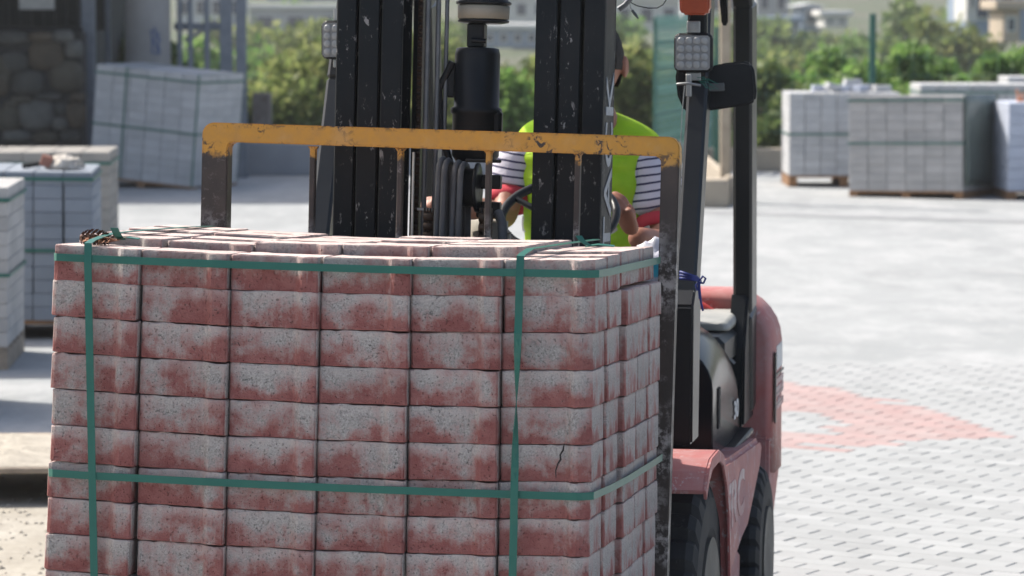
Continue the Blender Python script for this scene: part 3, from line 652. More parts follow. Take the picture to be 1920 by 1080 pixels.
# work lights
def bodypt(px, py, d):
    """body-frame point at depth d under a pixel"""
    o_ = BODY.inverted() @ Vector((0, 0, CAMH)); q = BODY.inverted() @ P(px, py, 9.0); r = q-o_; return o_+r*((d-o_.y)/r.y)
def worklight(c, lens=True):
    s_ = .0525; b = MB(); b.box((c.x-s_, c.y, c.z-s_), (c.x+s_, c.y+.035, c.z+s_), .012); h = FB(b, 'work_light', M_BLACK, .003)
    b = MB(); fr = .0500
    sq = [(c.x-fr+.010, c.z-fr+.004), (c.x+fr-.010, c.z-fr+.004), (c.x+fr-.004, c.z-fr+.010), (c.x+fr-.004, c.z+fr-.010), (c.x+fr-.010, c.z+fr-.004), (c.x-fr+.010, c.z+fr-.004), (c.x-fr+.004, c.z+fr-.010), (c.x-fr+.004, c.z-fr+.010)]
    b.prism(sq, c.y-.003, c.y-.0005, 'Y'); FB(b, 'lamp_reflector', M_LENSB, parent=h)
    for i in range(4):
        for j in range(4):
            b = MB(); b.lathe([(.0098, .002), (.0098, -.0002), (.0080, -.0012), (.003, -.0016)], (c.x+(i-1.5)*.0212, c.y-.0045, c.z+(j-1.5)*.0212), 'Y', 14); FB(b, 'lamp_lens', M_LENS, parent=h)
    b = MB(); b.box((c.x-.02, c.y+.01, c.z-.075), (c.x+.02, c.y+.02, c.z-s_), .002); FB(b, 'lamp_bracket', M_ALU, parent=h); b = MB(); b.box((c.x-.018, c.y+.01, c.z+s_), (c.x+.018, c.y+.018, c.z+.085), .002); b.lathe([(.008, -.01), (.008, .002), (.005, .004)], (c.x, c.y+.006, c.z+s_+.018), 'Y', 8); FB(b, 'upper_bracket', M_ALU, parent=h)
cL = bodypt(1299, 99, 1.955); worklight(cL)
cR = bodypt(636, 75, 1.955); worklight(cR)
# indicators
for px in (1303, 602):
    c = bodypt(px, 0, 1.97); b = MB(); s0 = .041
    b.prism([(c.x-s0, c.z+.06), (c.x-s0+.002, c.z-.026), (c.x-s0+.010, c.z-.040), (c.x+s0-.008, c.z-.040), (c.x+s0, c.z-.028), (c.x+s0, c.z+.06)], c.y-.02, c.y+.03, 'Y'); 
    if px > 900: FB(b, 'turn_signal', M_ORANGE, .006, 3)
    else:
        c = bodypt(622, -12, 1.97); FB(MB().box((c.x-.03, c.y, c.z-.012), (c.x+.03, c.y+.04, c.z+.06), .008), 'turn_signal', M_ORANGE)
c = bodypt(1303, 0, 1.97)
FB(MB().box((c.x-.022, 1.985, c.z-.12), (c.x+.030, 2.02, c.z-.03), .006), 'lamp_mount', M_BLACK)
# mirror (its back faces the camera)
mp = [(1270, 122), (1286, 138), (1320, 137), (1334, 124), (1360, 118), (1395, 115), (1408, 119), (1414, 132), (1418, 172), (1416, 190), (1404, 197), (1335, 207), (1290, 211), (1280, 203), (1270, 180), (1266, 145)]
mq = [bodypt(x, y, 2.02) for x, y in mp]; b = MB(); b.prism([(q.x, q.z) for q in mq], 2.02, 2.045, 'Y'); FB(b, 'mirror', painted('mirror back plastic', (.014, .016, .018), (.12, .12, .12), .7, .42, (.04, .045, .05), .5), .006, 3)
q1 = bodypt(1322, 165, 1.99); q2 = bodypt(1358, 163, 1.99)
FB(MB().bar((q1.x-.02, 1.995, q1.z), (q2.x, 1.995, q2.z), .022, .006, up=(0, 1, 0)), 'mirror_bracket', pmat('bracket grey', (.10, .11, .115), (.07, .08, .08), 20, .5), parent=None)
wr_ = MB(); q = bodypt(1283, 160, 1.94); wr_.tube([(q.x-.02, 1.94, q.z+.003), (q.x+.01, 1.93, q.z+.006), (q.x+.045, 1.935, q.z)], .0035, 8); wr_.box((q.x+.005, 1.93, q.z-.03), (q.x+.02, 1.945, q.z+.03), .002)
wr_.tube([(q.x+.002, 1.93, q.z), (q.x-.004, 1.925, q.z-.08), (q.x-.010, 1.90, q.z-.30)], .0012, 6); FB(wr_, 'mirror_clamp', M_ALU)
tw = MB()
for k in range(7):
    a = bodypt(1310+random.uniform(-4, 8), 146+random.uniform(-6, 6), 1.94); b_ = bodypt(1335+random.uniform(-6, 14), 165+random.uniform(-12, 10), 1.94); mdl = (a+b_)/2+Vector((0, -.004, random.uniform(-.012, .012)))
    tw.tube([a, mdl, b_], .0009, 5)
FB(tw, 'green_twine', M_STRAP)
# loose wires at the top of the mast
def pxtube(pts, d, r, name, m):
    return FB(MB().tube([bodypt(x, y, d) for x, y in pts], r, 8), name, m)
pxtube([(1182, -25), (1183, 5), (1195, 11), (1215, 15), (1232, 15), (1243, 9), (1249, 0), (1252, -20)], 1.6, .0015, 'loose_wire', M_BLACK)
pxtube([(1176, -22), (1180, 0), (1182, 14), (1187, 21)], 1.6, .0014, 'loose_wire', M_ALU); pxtube([(1185, 19), (1191, 27), (1197, 35)], 1.6, [.0035, .004, .002], 'wire_connector', M_HOSE)
pxtube([(1160, 17), (1172, 9), (1185, -6), (1200, -25)], 1.55, .007, 'loose_cable', M_ROD)
# steering wheel, column, levers
sw = Vector((.795, 2.07, 1.36)); tl = Matrix.Translation(sw) @ Matrix.Rotation(rad(33), 4, 'X')
b = MB(); b.tube([tl @ Vector((.158*math.cos(a), .158*math.sin(a), 0)) for a in [2*PI*k/40 for k in range(40)]], .0125, 10, closed=True)
for a in (.5, 2.6, 4.7): b.tube([tl @ Vector((0, 0, -.02)), tl @ Vector((.15*math.cos(a), .15*math.sin(a), 0))], .009, 8)
b.lathe([(.01, -.03), (.035, -.03), (.035, .0), (.02, .008)], tuple(sw), 'Z', 20); FB(b, 'steering_wheel', M_BLACK)
FB(MB().tube([(sw.x, sw.y, sw.z-.02), (sw.x, 1.85, 1.0)], .03, 12), 'steering_column', M_BLACK)
for k in range(3):
    b = MB().tube([(.44+k*.035, 1.96, 1.15), (.44+k*.035, 2.1, 1.36)], .006, 8); b.lathe([(.004, -.012), (.014, -.006), (.015, .006), (.006, .014)], (.44+k*.035, 2.105, 1.37), 'Z', 12); FB(b, 'control_lever', M_BLACK)

# plastic bag and blue cord on the front pillar
bg_ = bmesh.new(); bmesh.ops.create_icosphere(bg_, subdivisions=4, radius=1)
for v in bg_.verts:
    p = v.co.copy(); k = 1+.26*noise.noise(p*2.3+Vector((3, 1, 2)))+.10*noise.noise(p*6)+.05*abs(noise.noise(p*13)); v.co = Vector((p.x*.072*k, p.y*.05*k, p.z*.082*k*(1-.15*p.z)))
me = bpy.data.meshes.new('plastic_bag'); bg_.to_mesh(me); bg_.free(); me.polygons.foreach_set('use_smooth', [True]*len(me.polygons))
m, t, b_ = newmat('thin white and turquoise plastic'); cc = N(t, 'ShaderNodeTexCoord'); sp_ = N(t, 'ShaderNodeSeparateXYZ'); t.links.new(cc.outputs['Object'], sp_.inputs[0])
band = mth(t, 'MULTIPLY', ramp(t, sp_.outputs[2], -.028, -.022), ramp(t, sp_.outputs[2], .028, .022)); col = mix(t, band, (.62, .62, .68), (.03, .36, .50)); col = mix(t, ramp(t, noise_n(t, cc.outputs['Object'], 28, 3), .55, .6, 0, .5), col, (.2, .22, .36))
t.links.new(col, b_.inputs['Base Color']); b_.inputs['Roughness'].default_value = .3; b_.inputs['Transmission Weight'].default_value = .15
link('plastic_bag', me, m); ob = bpy.data.objects['plastic_bag']; c = bodypt(1232, 500, 1.78); ob.matrix_world = BODY @ Matrix.Translation(c); tag(ob, 'crumpled white and turquoise plastic bag hanging behind the backrest frame', 'plastic bag')
cord = MB(); M_CORD = pmat('blue cord', (.015, .035, .22), (.01, .02, .14), 30, .5)
px_ = [bodypt(*a) for a in ((1276, 516, 1.60), (1290, 519, 1.57), (1306, 522, 1.585), (1313, 528, 1.64))]
for dz_ in (0, -.008, .008): cord.tube([p+Vector((0, 0, dz_*(1-i*.3))) for i, p in enumerate(px_)], .0045, 8)
for pts in (((1311, 526), (1318, 518), (1323, 522), (1319, 531), (1311, 530)), ((1311, 528), (1312, 545), (1314, 565), (1318, 583)), ((1309, 528), (1311, 548), (1312, 560)), ((1311, 528), (1305, 535), (1308, 545))): cord.tube([bodypt(x, y, 1.60) for x, y in pts], .003, 7)
o = cord.build('blue_cord', M_CORD, None, BODY); tag(o, 'blue cord knotted round the front pillar of the forklift', 'cord')

# ------------------------------------------------------------------ driver
def skin_obj(name, pts, edges, radii, root=0, sub=2):
    me = bpy.data.meshes.new(name); me.from_pydata([tuple(p) for p in pts], edges, []); o = bpy.data.objects.new(name, me); COL.objects.link(o)
    o.modifiers.new('s', 'SKIN'); lay = me.skin_vertices[0].data
    for i, r in enumerate(radii): lay[i].radius = r if isinstance(r, tuple) else (r, r); lay[i].use_root = (i == root)
    mm_ = o.modifiers.new('u', 'SUBSURF'); mm_.levels = sub; mm_.render_levels = sub
    dg = bpy.context.evaluated_depsgraph_get(); out = bpy.data.meshes.new_from_object(o.evaluated_get(dg)); bpy.data.objects.remove(o); return out
def chainsk(base, paths):
    """paths: list of lists of (x,y,z,r); the first point of later paths may be an index of an existing vertex"""
    pts, ed, ra = [], [], []
    for path in paths:
        last = None
        for q in path:
            if isinstance(q, int): last = q; continue
            pts.append(q[:3]); ra.append(q[3] if len(q) == 4 else (q[3], q[4])); i = len(pts)-1
            if last is not None: ed.append((last, i))
            last = i
    return pts, ed, ra
M_SKIN = pmat('sunburnt skin', (.36, .155, .095), (.30, .125, .08), 12, .5, 0, 150, .15, .001)
def torso(rs): return [(.80, 2.80, 1.00, .15*rs, .12*rs), (.81, 2.79, 1.14, .145*rs, .12*rs), (.81, 2.76, 1.30, .155*rs, .12*rs), (.81, 2.73, 1.44, .165*rs, .115*rs), (.81, 2.71, 1.535, .11*rs, .08*rs)]
RE = (1.035, 2.58, 1.240); RHx = (.965, 2.17, 1.335); LE = (.550, 2.60, 1.320); LHx = (.455, 2.16, 1.375)
paths = [torso(1)+[(.81, 2.69, 1.60, .058, .060), (.812, 2.67, 1.66, .055, .06)],
 [3, (.93, 2.72, 1.52, .062), (.975, 2.71, 1.47, .056), (.995, 2.67, 1.36, .047), (*RE, .046), (1.03, 2.38, 1.265, .044), (.985, 2.21, 1.295, .033)],
 [3, (.655, 2.72, 1.53, .062), (.575, 2.72, 1.48, .054), (.552, 2.68, 1.40, .047), (*LE, .042), (.53, 2.34, 1.36, .038), (.48, 2.20, 1.375, .029)],
 [0, (.90, 2.72, .98, .088), (.93, 2.50, 1.0, .078), (.95, 2.28, .99, .060), (.95, 2.20, .84, .055), (.94, 2.16, .70, .04), (.945, 2.05, .665, .035)],
 [0, (.72, 2.72, .98, .088), (.69, 2.50, 1.0, .078), (.67, 2.28, .99, .060), (.67, 2.20, .84, .055), (.68, 2.16, .70, .04), (.675, 2.05, .665, .035)]]
p_, e_, r_ = chainsk(None, paths); body_me = skin_obj('body', p_, e_, r_)
parts = [body_me]
def hand(w, k, side, grip):
    """palm and five fingers; w wrist, k knuckle centre, grip = direction the fingers curl"""
    w, k, grip = Vector(w), Vector(k), Vector(grip).normalized(); a = (k-w).normalized(); sdir = a.cross(grip).normalized()*side
    out = [chainsk(None, [[(*w, .026, .019), (*(w*.5+k*.5), .036, .017), (*k, .038, .016), (*(k+a*.006), .034, .012)]])]
    for i, (L_, o_) in enumerate(((.030, -.028), (.034, -.010), (.032, .009), (.026, .026))):
        b0 = k+sdir*o_-a*.010; b1 = b0+a*(L_*.9)+grip*.006; b2 = b1+a*L_*.45+grip*L_*.75; b3 = b2-a*L_*.35+grip*L_*.55
        out.append(chainsk(None, [[(*b0, .0095), (*b1, .0088), (*b2, .0082), (*b3, .0072)]]))
    t0 = w*.6+k*.4-sdir*.022; t1 = t0-sdir*.026+a*.022+grip*.012; t2 = t1+a*.022+grip*.024+sdir*.004
    out.append(chainsk(None, [[(*t0, .015), (*t1, .0115), (*t2, .009)]])); return out
for args in (((.982, 2.205, 1.30), (.958, 2.165, 1.375), 1, (-.75, .3, .1)), ((.475, 2.195, 1.376), (.425, 2.13, 1.395), -1, (.2, -.3, -.9))):
    for (p_, e_, r_) in hand(*args): parts.append(skin_obj('h', p_, e_, r_, 0, 2))
# head with jaw, nose, ears
bm = bmesh.new(); bmesh.ops.create_icosphere(bm, subdivisions=4, radius=1); HC = Vector((.809, 2.655, 1.770))
for v in bm.verts:
    p = v.co.copy(); x, y, z = p; w = .076; dp = .098; hh = .118
    jaw = max(0, -z); x_ = x*w*(1-.30*jaw**1.4); y_ = y*dp*(1-.12*jaw)-(.010*jaw)
    face = max(0, -y)
    if face > .5 and abs(x) < .5: y_ += .004*math.exp(-((z-.12)/.12)**2)*math.exp(-((abs(x)-.3)/.13)**2)*3          # eye sockets
    y_ -= .022*math.exp(-(x/.13)**2)*math.exp(-((z+.16)/.17)**2)*(face > .3)                                  # nose
    y_ -= .007*math.exp(-(x/.28)**2)*math.exp(-((z+.52)/.08)**2)*(face > .3)                                  # lips
    y_ -= .008*math.exp(-(x/.4)**2)*math.exp(-((z+.85)/.15)**2)*(face > .2)                                   # chin
    y_ -= .004*math.exp(-(x/.6)**2)*math.exp(-((z-.32)/.08)**2)*(face > .3)                                   # brow
    v.co = HC+Vector((x_, y_, z*hh))
hm = bpy.data.meshes.new('hd'); bm.to_mesh(hm); bm.free(); parts.append(hm)
for s_ in (-1, 1):
    bm = bmesh.new(); bmesh.ops.create_icosphere(bm, subdivisions=3, radius=1)
    for v in bm.verts:
        q = v.co.copy(); rim = math.hypot(q.y, q.z); v.co = HC+Vector((s_*(.080+.010*q.x+.006*(q.y > 0)*q.y+.004*rim), .012+q.y*.021, -.012+q.z*.033-(.006*q.y*q.z)))
    em = bpy.data.meshes.new('er'); bm.to_mesh(em); bm.free(); parts.append(em)
bm = bmesh.new()
for q in parts: bm.from_mesh(q)
jm = bpy.data.meshes.new('person'); bm.to_mesh(jm); bm.free(); tmp = bpy.data.objects.new('tmp', jm); COL.objects.link(tmp)
rmod = tmp.modifiers.new('r', 'REMESH'); rmod.mode = 'VOXEL'; rmod.voxel_size = .0045; sm = tmp.modifiers.new('s', 'SMOOTH'); sm.factor = .5; sm.iterations = 3
dg = bpy.context.evaluated_depsgraph_get(); pm = bpy.data.meshes.new_from_object(tmp.evaluated_get(dg)); bpy.data.objects.remove(tmp)
pm.materials.clear(); pm.materials.append(M_SKIN); pm.polygons.foreach_set('use_smooth', [True]*len(pm.polygons))
person = link('person', pm, None, None, BODY); tag(person, 'driver in a fluorescent vest and striped shirt holding the steering wheel', 'person')
# hair
bm = bmesh.new(); bmesh.ops.create_icosphere(bm, subdivisions=5, radius=1)
for v in bm.verts:
    p = v.co.copy(); n_ = 1+.03*noise.noise(p*9)+.015*noise.noise(p*30); v.co = HC+Vector((p.x*.081*n_, p.y*.103*n_+.004, p.z*.122*n_+.004))
cut = [f for f in bm.faces if (f.calc_center_median().z-HC.z) < (.042 if f.calc_center_median().y < HC.y-.055 else (-.02 if f.calc_center_median().y < HC.y+.01 else -.07))]
bmesh.ops.delete(bm, geom=cut, context='FACES'); hm = bpy.data.meshes.new('hair'); bm.to_mesh(hm); bm.free(); hm.polygons.foreach_set('use_smooth', [True]*len(hm.polygons))
ho = link('hair', hm, pmat('short dark hair', (.010, .008, .007), (.018, .014, .012), 80, .7, bs=300, bstr=.8), person); ho.modifiers.new('s', 'SOLIDIFY').thickness = .006
b = MB()
for s_ in (-1, 1): b.lathe([(.002, -.004), (.010, -.003), (.010, .0), (.002, .003)], tuple(HC+Vector((s_*.030, -.088, .014))), 'Y', 12)
b.build('eye', M_WHITE, person)
# shirt, vest, cuffs, trousers
m, t, b_ = newmat('white shirt with navy stripes'); cc = N(t, 'ShaderNodeTexCoord'); sp_ = N(t, 'ShaderNodeSeparateXYZ'); t.links.new(cc.outputs['Object'], sp_.inputs[0])
wv = mth(t, 'ADD', mth(t, 'ADD', sp_.outputs[2], mth(t, 'MULTIPLY', mth(t, 'ABSOLUTE', mth(t, 'SUBTRACT', sp_.outputs[0], .81)), -.16)), mth(t, 'MULTIPLY', noise_n(t, cc.outputs['Object'], 8, 2), .012))
wv = mth(t, 'PINGPONG', wv, .0115); st = ramp(t, wv, .0024, .0036, 1, 0); col = mix(t, st, (.62, .60, .68), (.035, .035, .09)); t.links.new(col, b_.inputs['Base Color']); b_.inputs['Roughness'].default_value = .85
bump(t, b_, noise_n(t, cc.outputs['Object'], 18, 3), .6, .012); M_SHIRT = m
sh = [torso(1.06)[1:]+[(.81, 2.70, 1.585, .075, .07)],
 [2, (.93, 2.72, 1.50, .080), (.972, 2.715, 1.455, .086), (.985, 2.69, 1.38, .086), (.995, 2.665, 1.315, .086)],
 [2, (.640, 2.72, 1.51, .080), (.575, 2.72, 1.49, .082), (.556, 2.71, 1.43, .080), (.550, 2.685, 1.375, .078)]]
p_, e_, r_ = chainsk(None, sh); sm_ = skin_obj('shirt', p_, e_, r_); sm_.polygons.foreach_set('use_smooth', [True]*len(sm_.polygons)); sm_.materials.clear()
def crumple(me, a, f, seed):
    for v in me.vertices: n_ = noise.noise(Vector(v.co)*f+Vector((seed, 0, 0))); v.co += v.normal*a*n_
crumple(sm_, .007, 16, 3); link('shirt', sm_, M_SHIRT, person)
M_CUFF = pmat('red sleeve cuff', (.50, .03, .05), (.42, .03, .05), 30, .8)
for a, b2, r in (((.994, 2.668, 1.315), (1.000, 2.652, 1.280), .074), ((.550, 2.69, 1.385), (.549, 2.672, 1.350), .068)):
    a, b2 = Vector(a), Vector(b2); FBm = MB().tube([a, a*.5+b2*.5, b2], [r*.98, r*1.02, r], 24, cap=False); c_ = FBm.build('sleeve_cuff', M_CUFF, person); c_.modifiers.new('s', 'SOLIDIFY').thickness = .004
m, t, b_ = newmat('fluorescent vest'); cc = coords(t, False); col = mix(t, ramp(t, noise_n(t, cc, 10, 3), .4, .6), (.66, .95, .05), (.54, .90, .04)); t.links.new(col, b_.inputs['Base Color']); b_.inputs['Roughness'].default_value = .6
tr = N(t, 'ShaderNodeBsdfTranslucent'); t.links.new(col, tr.inputs[0]); ms = N(t, 'ShaderNodeMixShader'); ms.inputs[0].default_value = .5
out = t.nodes['Material Output']; t.links.new(b_.outputs[0], ms.inputs[1]); t.links.new(tr.outputs[0], ms.inputs[2]); t.links.new(ms.outputs[0], out.inputs[0]); wrn = noise_n(t, coords(t, False, scale=(.5, 1, 2.2)), 14, 3); bump(t, b_, wrn, .9, .012); M_VEST = m
VR0 = [(1.06, .600, .950, .135), (1.14, .590, .955, .142), (1.22, .588, .957, .145), (1.30, .588, .958, .145), (1.38, .586, .960, .14), (1.45, .575, .972, .13), (1.51, .562, .988, .115), (1.545, .562, .990, .10), (1.57, .575, .968, .088), (1.595, .60, .925, .076), (1.612, .64, .885, .068), (1.622, .69, .86, .060)]
VR = []
for q0, q1 in zip(VR0[:-1], VR0[1:]):
    m_ = max(1, int((q1[0]-q0[0])/.012))
    for u_ in range(m_): VR.append(tuple(q0[w]+(q1[w]-q0[w])*u_/m_ for w in range(4)))
VR.append(VR0[-1]); VV = []; VF = []; n = 72
for k, (z, xa, xb, dp) in enumerate(VR):
    for i in range(n):
        a = 2*PI*i/n; ca, sa = math.cos(a), math.sin(a); ex_ = .8
        x = (xa+xb)/2+(xb-xa)/2*math.copysign(abs(ca)**ex_, ca); y = 2.735+dp*math.copysign(abs(sa)**ex_, sa)-(.012 if sa < 0 else 0)*math.exp(-(ca/.5)**2)*0
        w_ = noise.noise(Vector((x*9, y*6, z*16)))*.010*(1 if z < 1.5 else .4); fold = .018*math.sin(z*120+x*9+4*noise.noise(Vector((x*6, 0, z*5))))*max(0, .5+noise.noise(Vector((x*8, 5, z*9))))*(1 if z < 1.5 else .2)
        VV.append((x+ca*w_, y+sa*(w_+fold), z+(.012*math.sin(2*a) if k == 0 else 0)))
for k in range(len(VR)-1):
    for i in range(n): VF.append((k*n+i, k*n+(i+1) % n, (k+1)*n+(i+1) % n, (k+1)*n+i))
vest = link('vest', mesh('vest', VV, VF, True), M_VEST, person); vest.modifiers.new('u', 'SUBSURF').render_levels = 1
b = MB(); b.lathe([(1, 0), (1.01, .02), (1, .04)], (0, 0, 0), 'Z', 40); b.f = b.f[:80]; b.sm = b.sm[:80]; b.v = [(.773+v[0]*.191, 2.733+v[1]*.154, 1.275+v[2]*1.1) for v in b.v]
b.build('reflective_band', pmat('silver reflective tape', (.55, .57, .58), (.45, .47, .48), 30, .35, .3), person)
tr_ = [[(.81, 2.80, 1.0, .165, .135), (.81, 2.80, 1.10, .155, .13)], [0, (.90, 2.72, .985, .10), (.93, 2.50, 1.0, .09), (.95, 2.28, .99, .074), (.95, 2.20, .84, .066), (.94, 2.165, .72, .06)], [0, (.72, 2.72, .985, .10), (.69, 2.50, 1.0, .09), (.67, 2.28, .99, .074), (.67, 2.20, .84, .066), (.68, 2.165, .72, .06)]]
p_, e_, r_ = chainsk(None, tr_); tm = skin_obj('trousers', p_, e_, r_); tm.materials.clear(); tm.polygons.foreach_set('use_smooth', [True]*len(tm.polygons)); link('trousers', tm, pmat('dark trousers', (.03, .035, .05), (.04, .045, .06), 9, .85), person)
for x in (.945, .675): MB().box((x-.045, 1.98, .645), (x+.045, 2.24, .73), .03).build('shoe', M_BLACK, person)

# ------------------------------------------------------------------ stacks standing in the yard
def stack(label, loc, yaw, nx, ny, nz, bw, bd, bh, m, lean=(0, 0), straps=(.93, .5), wood=M_WOOD, vst=(), gap=None, name='paver_stack', group='paver stacks standing in the yard', jitter=.0, h0=.12, topbricks=True):
    root = thing(name, label, 'paver stack', Matrix.Translation(loc) @ rotm(yaw, lean[0], lean[1]), group)
    me = MB().box((-bw/2+.0026, -bd/2+.0026, 0), (bw/2-.0026, bd/2-.0026, bh-.0016), .004).me('paver'); me.materials.append(m)
    W_, D_ = nx*bw, ny*bd
    for L in range(nz):
        for i in range(nx):
            for j in range(ny):
                if L < nz-1 and 0 < i < nx-1 and 0 < j < ny-1: continue
                o = bpy.data.objects.new('paver', me); COL.objects.link(o); o.parent = root
                x = -W_/2+bw*(i+.5)+random.uniform(-1, 1)*(.0008+jitter*.5); y = bd*(j+.5)+random.uniform(-1, 1)*(.003+jitter)
                if gap and i >= gap[0] and L < nz-gap[2]: x += gap[1]*(1-L/nz*.8)
                o.matrix_local = Matrix.Translation((x, y, h0+L*bh)) @ Matrix.Rotation(random.uniform(-.01, .01)*(1+jitter*100), 4, 'Z')
    b = MB(); zt_ = h0+nz*bh
    for fr in straps:
        z = h0+nz*bh*fr; w_, d_ = W_/2+.008+jitter, D_+.008+jitter
        pts = [(-w_, -.008-jitter, z), (w_, -.008-jitter, z), (w_, d_, z), (-w_, d_, z), (-w_, -.008-jitter, z)]
        for a, c in zip(pts[:-1], pts[1:]): rb = ribbon([a, c], Vector((0, 0, .018))); b.add(rb.v, rb.f)
        b.build('strap', M_STRAP, root); b = MB()
    for fx in vst:
        x = -W_/2+W_*fx; pts = [(x, -.010, h0), (x, -.010, zt_+.003), (x, D_+.01, zt_+.003), (x, D_+.01, h0)]
        for a, c in zip(pts[:-1], pts[1:]): rb = ribbon([a, c], Vector((.018, 0, 0))); b.add(rb.v, rb.f)
        b.build('strap', M_STRAP, root); b = MB()
    wooden_pallet(root, W_, D_, h0-.001, wood, -W_/2, 0, h0)
    return root
def gl(px, py): x, y = gp(px, py); return Vector((x, y, 0))
# left, behind
c = gl(272, 352); stack('tall leaning stack of pale grey pavers by the round concrete pole', Vector((c.x-.05, c.y, .0)), -23, 6, 5, 13, .205, .195, .0895, M_GREYST, (0, 5.0), (.93, .47), vst=(.3, .99), h0=.075)
stack('low brownish grey stack with a bare pale top, behind the others at the left edge', Vector((-3.39, 24, 0)), 3, 6, 5, 10, .2, .2, .080, M_BACKST, (0, 0), (.90,), h0=.10)
stack('blue grey paver stack topped with a crumpled sack', Vector((-2.925, 19.85, 0)), 4, 6, 5, 11, .168, .2, .078, M_BLUEST, (0, .8), (.95, .47), gap=(5, .014, 1), vst=(.22,), h0=.115)
stack('paver stack cut off by the left edge of the photo, nearest of the left stacks', Vector((-3.265, 18.2, 0)), 3, 6, 5, 11, .2, .2, .077, M_WARMST, (0, .9), (.92, .45), wood=M_WOODG, h0=.13)
stack('stack standing just beyond the left edge of the photo, its shadow on the ground', Vector((-3.24, 15.95, 0)), 2, 6, 5, 11, .2, .2, .08, M_WARMST, (0, 0), (.92,), wood=M_WOODG)
# right
stack('upright grey paver stack with loose blocks on top, in front of the green fence post', Vector(gl(1583, 350)), 0, 7, 5, 11, .166, .2, .0785, M_GREYST, (0, 0), (.5,), vst=(), h0=.12)
stack('grey stack turned to show its dark right side, wrapped in plastic', Vector((gl(1697, 376).x+.06, 34.2, 0)), -26, 6, 5, 11, .198, .2, .0855, M_WARMST, (1, -1.0), (.95, .50), jitter=.002, h0=.07)
stack('wide pale grey stack half hidden behind the plastic-wrapped stack', Vector((5.40, 40.0, 0)), 0, 7, 5, 10, .2, .2, .088, M_GREYST, (0, 0), (.9,), h0=.10)
stack('pile of bluish white kerbstones at the right edge of the photo', Vector((5.43, 33.9, 0)), 2, 2, 5, 8, .58, .2, .108, M_CURB, (0, 0), (), name='kerbstone_stack', wood=M_WOOD, h0=.085)
stack('far grey stack whose pale top shows above the wide stack at the right edge', Vector((6.35, 41.0, 0)), 0, 5, 4, 11, .2, .2, .086, M_GREYST, (0, 0), (.9,), h0=.10)
# loose blocks on the upright right stack: each lies on it as a thing of its own
for k, (dx, dy, a, tl_) in enumerate(((-.10, .25, .4, .25), (.0, .28, -.3, .0), (.09, .30, .2, .3), (.19, .25, .9, 0), (.28, .4, .1, .1), (-.02, .45, 1.2, .0), (.42, .3, .3, .0), (-.22, .4, .2, 0), (.12, .42, .3, .0))):
    o = MB().box((-.09, -.05, 0), (.09, .05, .07), .006).build('loose_paver', M_CURB if k % 2 else M_GREYST, None, Matrix.Translation((gl(1583, 350).x+dx, 36.25+dy, .987+(.06 if k in (8,) else 0)+abs(tl_)*.06)) @ Matrix.Rotation(a, 4, 'Z') @ Matrix.Rotation(tl_, 4, 'Y'))
    tag(o, ['leftmost tilted block but one', 'flat block near the left of the middle', 'steeply tilted block in the middle', 'block lying crosswise right of the middle', 'rightmost block but one', 'twisted block at the back left', 'rightmost block lying apart', 'leftmost block', 'topmost block of the heap'][k]+' among the loose pavers on the upright stack', 'paver', 'loose pavers lying on the upright stack')
# plastic film on the turned stack's right side
m, t, b_ = newmat('greenish plastic film'); b_.inputs['Base Color'].default_value = (.16, .20, .18, 1); b_.inputs['Roughness'].default_value = .25; b_.inputs['Alpha'].default_value = .75; bump(t, b_, noise_n(t, coords(t, False, scale=(1, 1, .4)), 5, 4), .8, .03)
film = MB(); vv = []; ff = []
for i in range(9):
    for j in range(9): vv.append((.622+.016*noise.noise(Vector((i*.7, j*.7, 1)))+.004*(j < 1), -.012+i*.13, .12+j*.112))
for i in range(8):
    for j in range(8): ff.append((i*9+j, (i+1)*9+j, (i+1)*9+j+1, i*9+j+1))
film.add(vv, ff, True); fo = film.build('plastic_film', m, None, Matrix.Translation((gl(1697, 376).x+.06, 34.2, 0)) @ rotm(-26, 1, -1.0)); fo.modifiers.new('s', 'SOLIDIFY').thickness = .002
tag(fo, 'rumpled greenish plastic film hung over the dark side of the turned grey stack', 'plastic film')
# crumpled sack, board and orange scrap
def blob(name, c, r, seed, m, sub=4, flat=.2):
    bm = bmesh.new(); bmesh.ops.create_icosphere(bm, subdivisions=sub, radius=1)
    for v in bm.verts:
        p = v.co.copy(); k = 1+.35*noise.noise(p*1.7+Vector((seed, 0, 0)))+.16*noise.noise(p*4.5+Vector((0, seed, 0)))+.06*noise.noise(p*11); v.co = Vector((p.x*r[0]*k, p.y*r[1]*k, max(p.z*r[2]*k, -r[2]*flat)))
    me = bpy.data.meshes.new(name); bm.to_mesh(me); bm.free(); me.polygons.foreach_set('use_smooth', [True]*len(me.polygons)); return link(name, me, m, None, Matrix.Translation(c))
M_SACK = pmat('pale crumpled sack', (.62, .58, .52), (.40, .36, .31), 14, .9, 0, 40, .8, .01)
c = P(118, 302, 20.1); tag(blob('sack', (c.x, 20.15, .985), (.10, .09, .062), 4.2, M_SACK), 'crumpled pale sack lying on the blue grey paver stack', 'sack')
c = P(84, 295, 20.1); tag(MB().box((-.035, -.03, 0), (.03, .03, .066), .006).build('cardboard_piece', pmat('reddish cardboard', (.36, .17, .12), (.28, .13, .10), 20, .9), None, Matrix.Translation((c.x, 20.12, .985)) @ Matrix.Rotation(.3, 4, 'Y')), 'reddish brown cardboard scrap standing against the pale sack', 'cardboard')
c = P(55, 298, 20.1); tag(MB().box((-.04, -.03, 0), (.06, .03, .03), .006).build('rubber_offcut', M_BLACK, None, Matrix.Translation((c.x, 20.12, .98)) @ Matrix.Rotation(-.15, 4, 'Y')), 'small black offcut beside the pale sack', 'offcut')
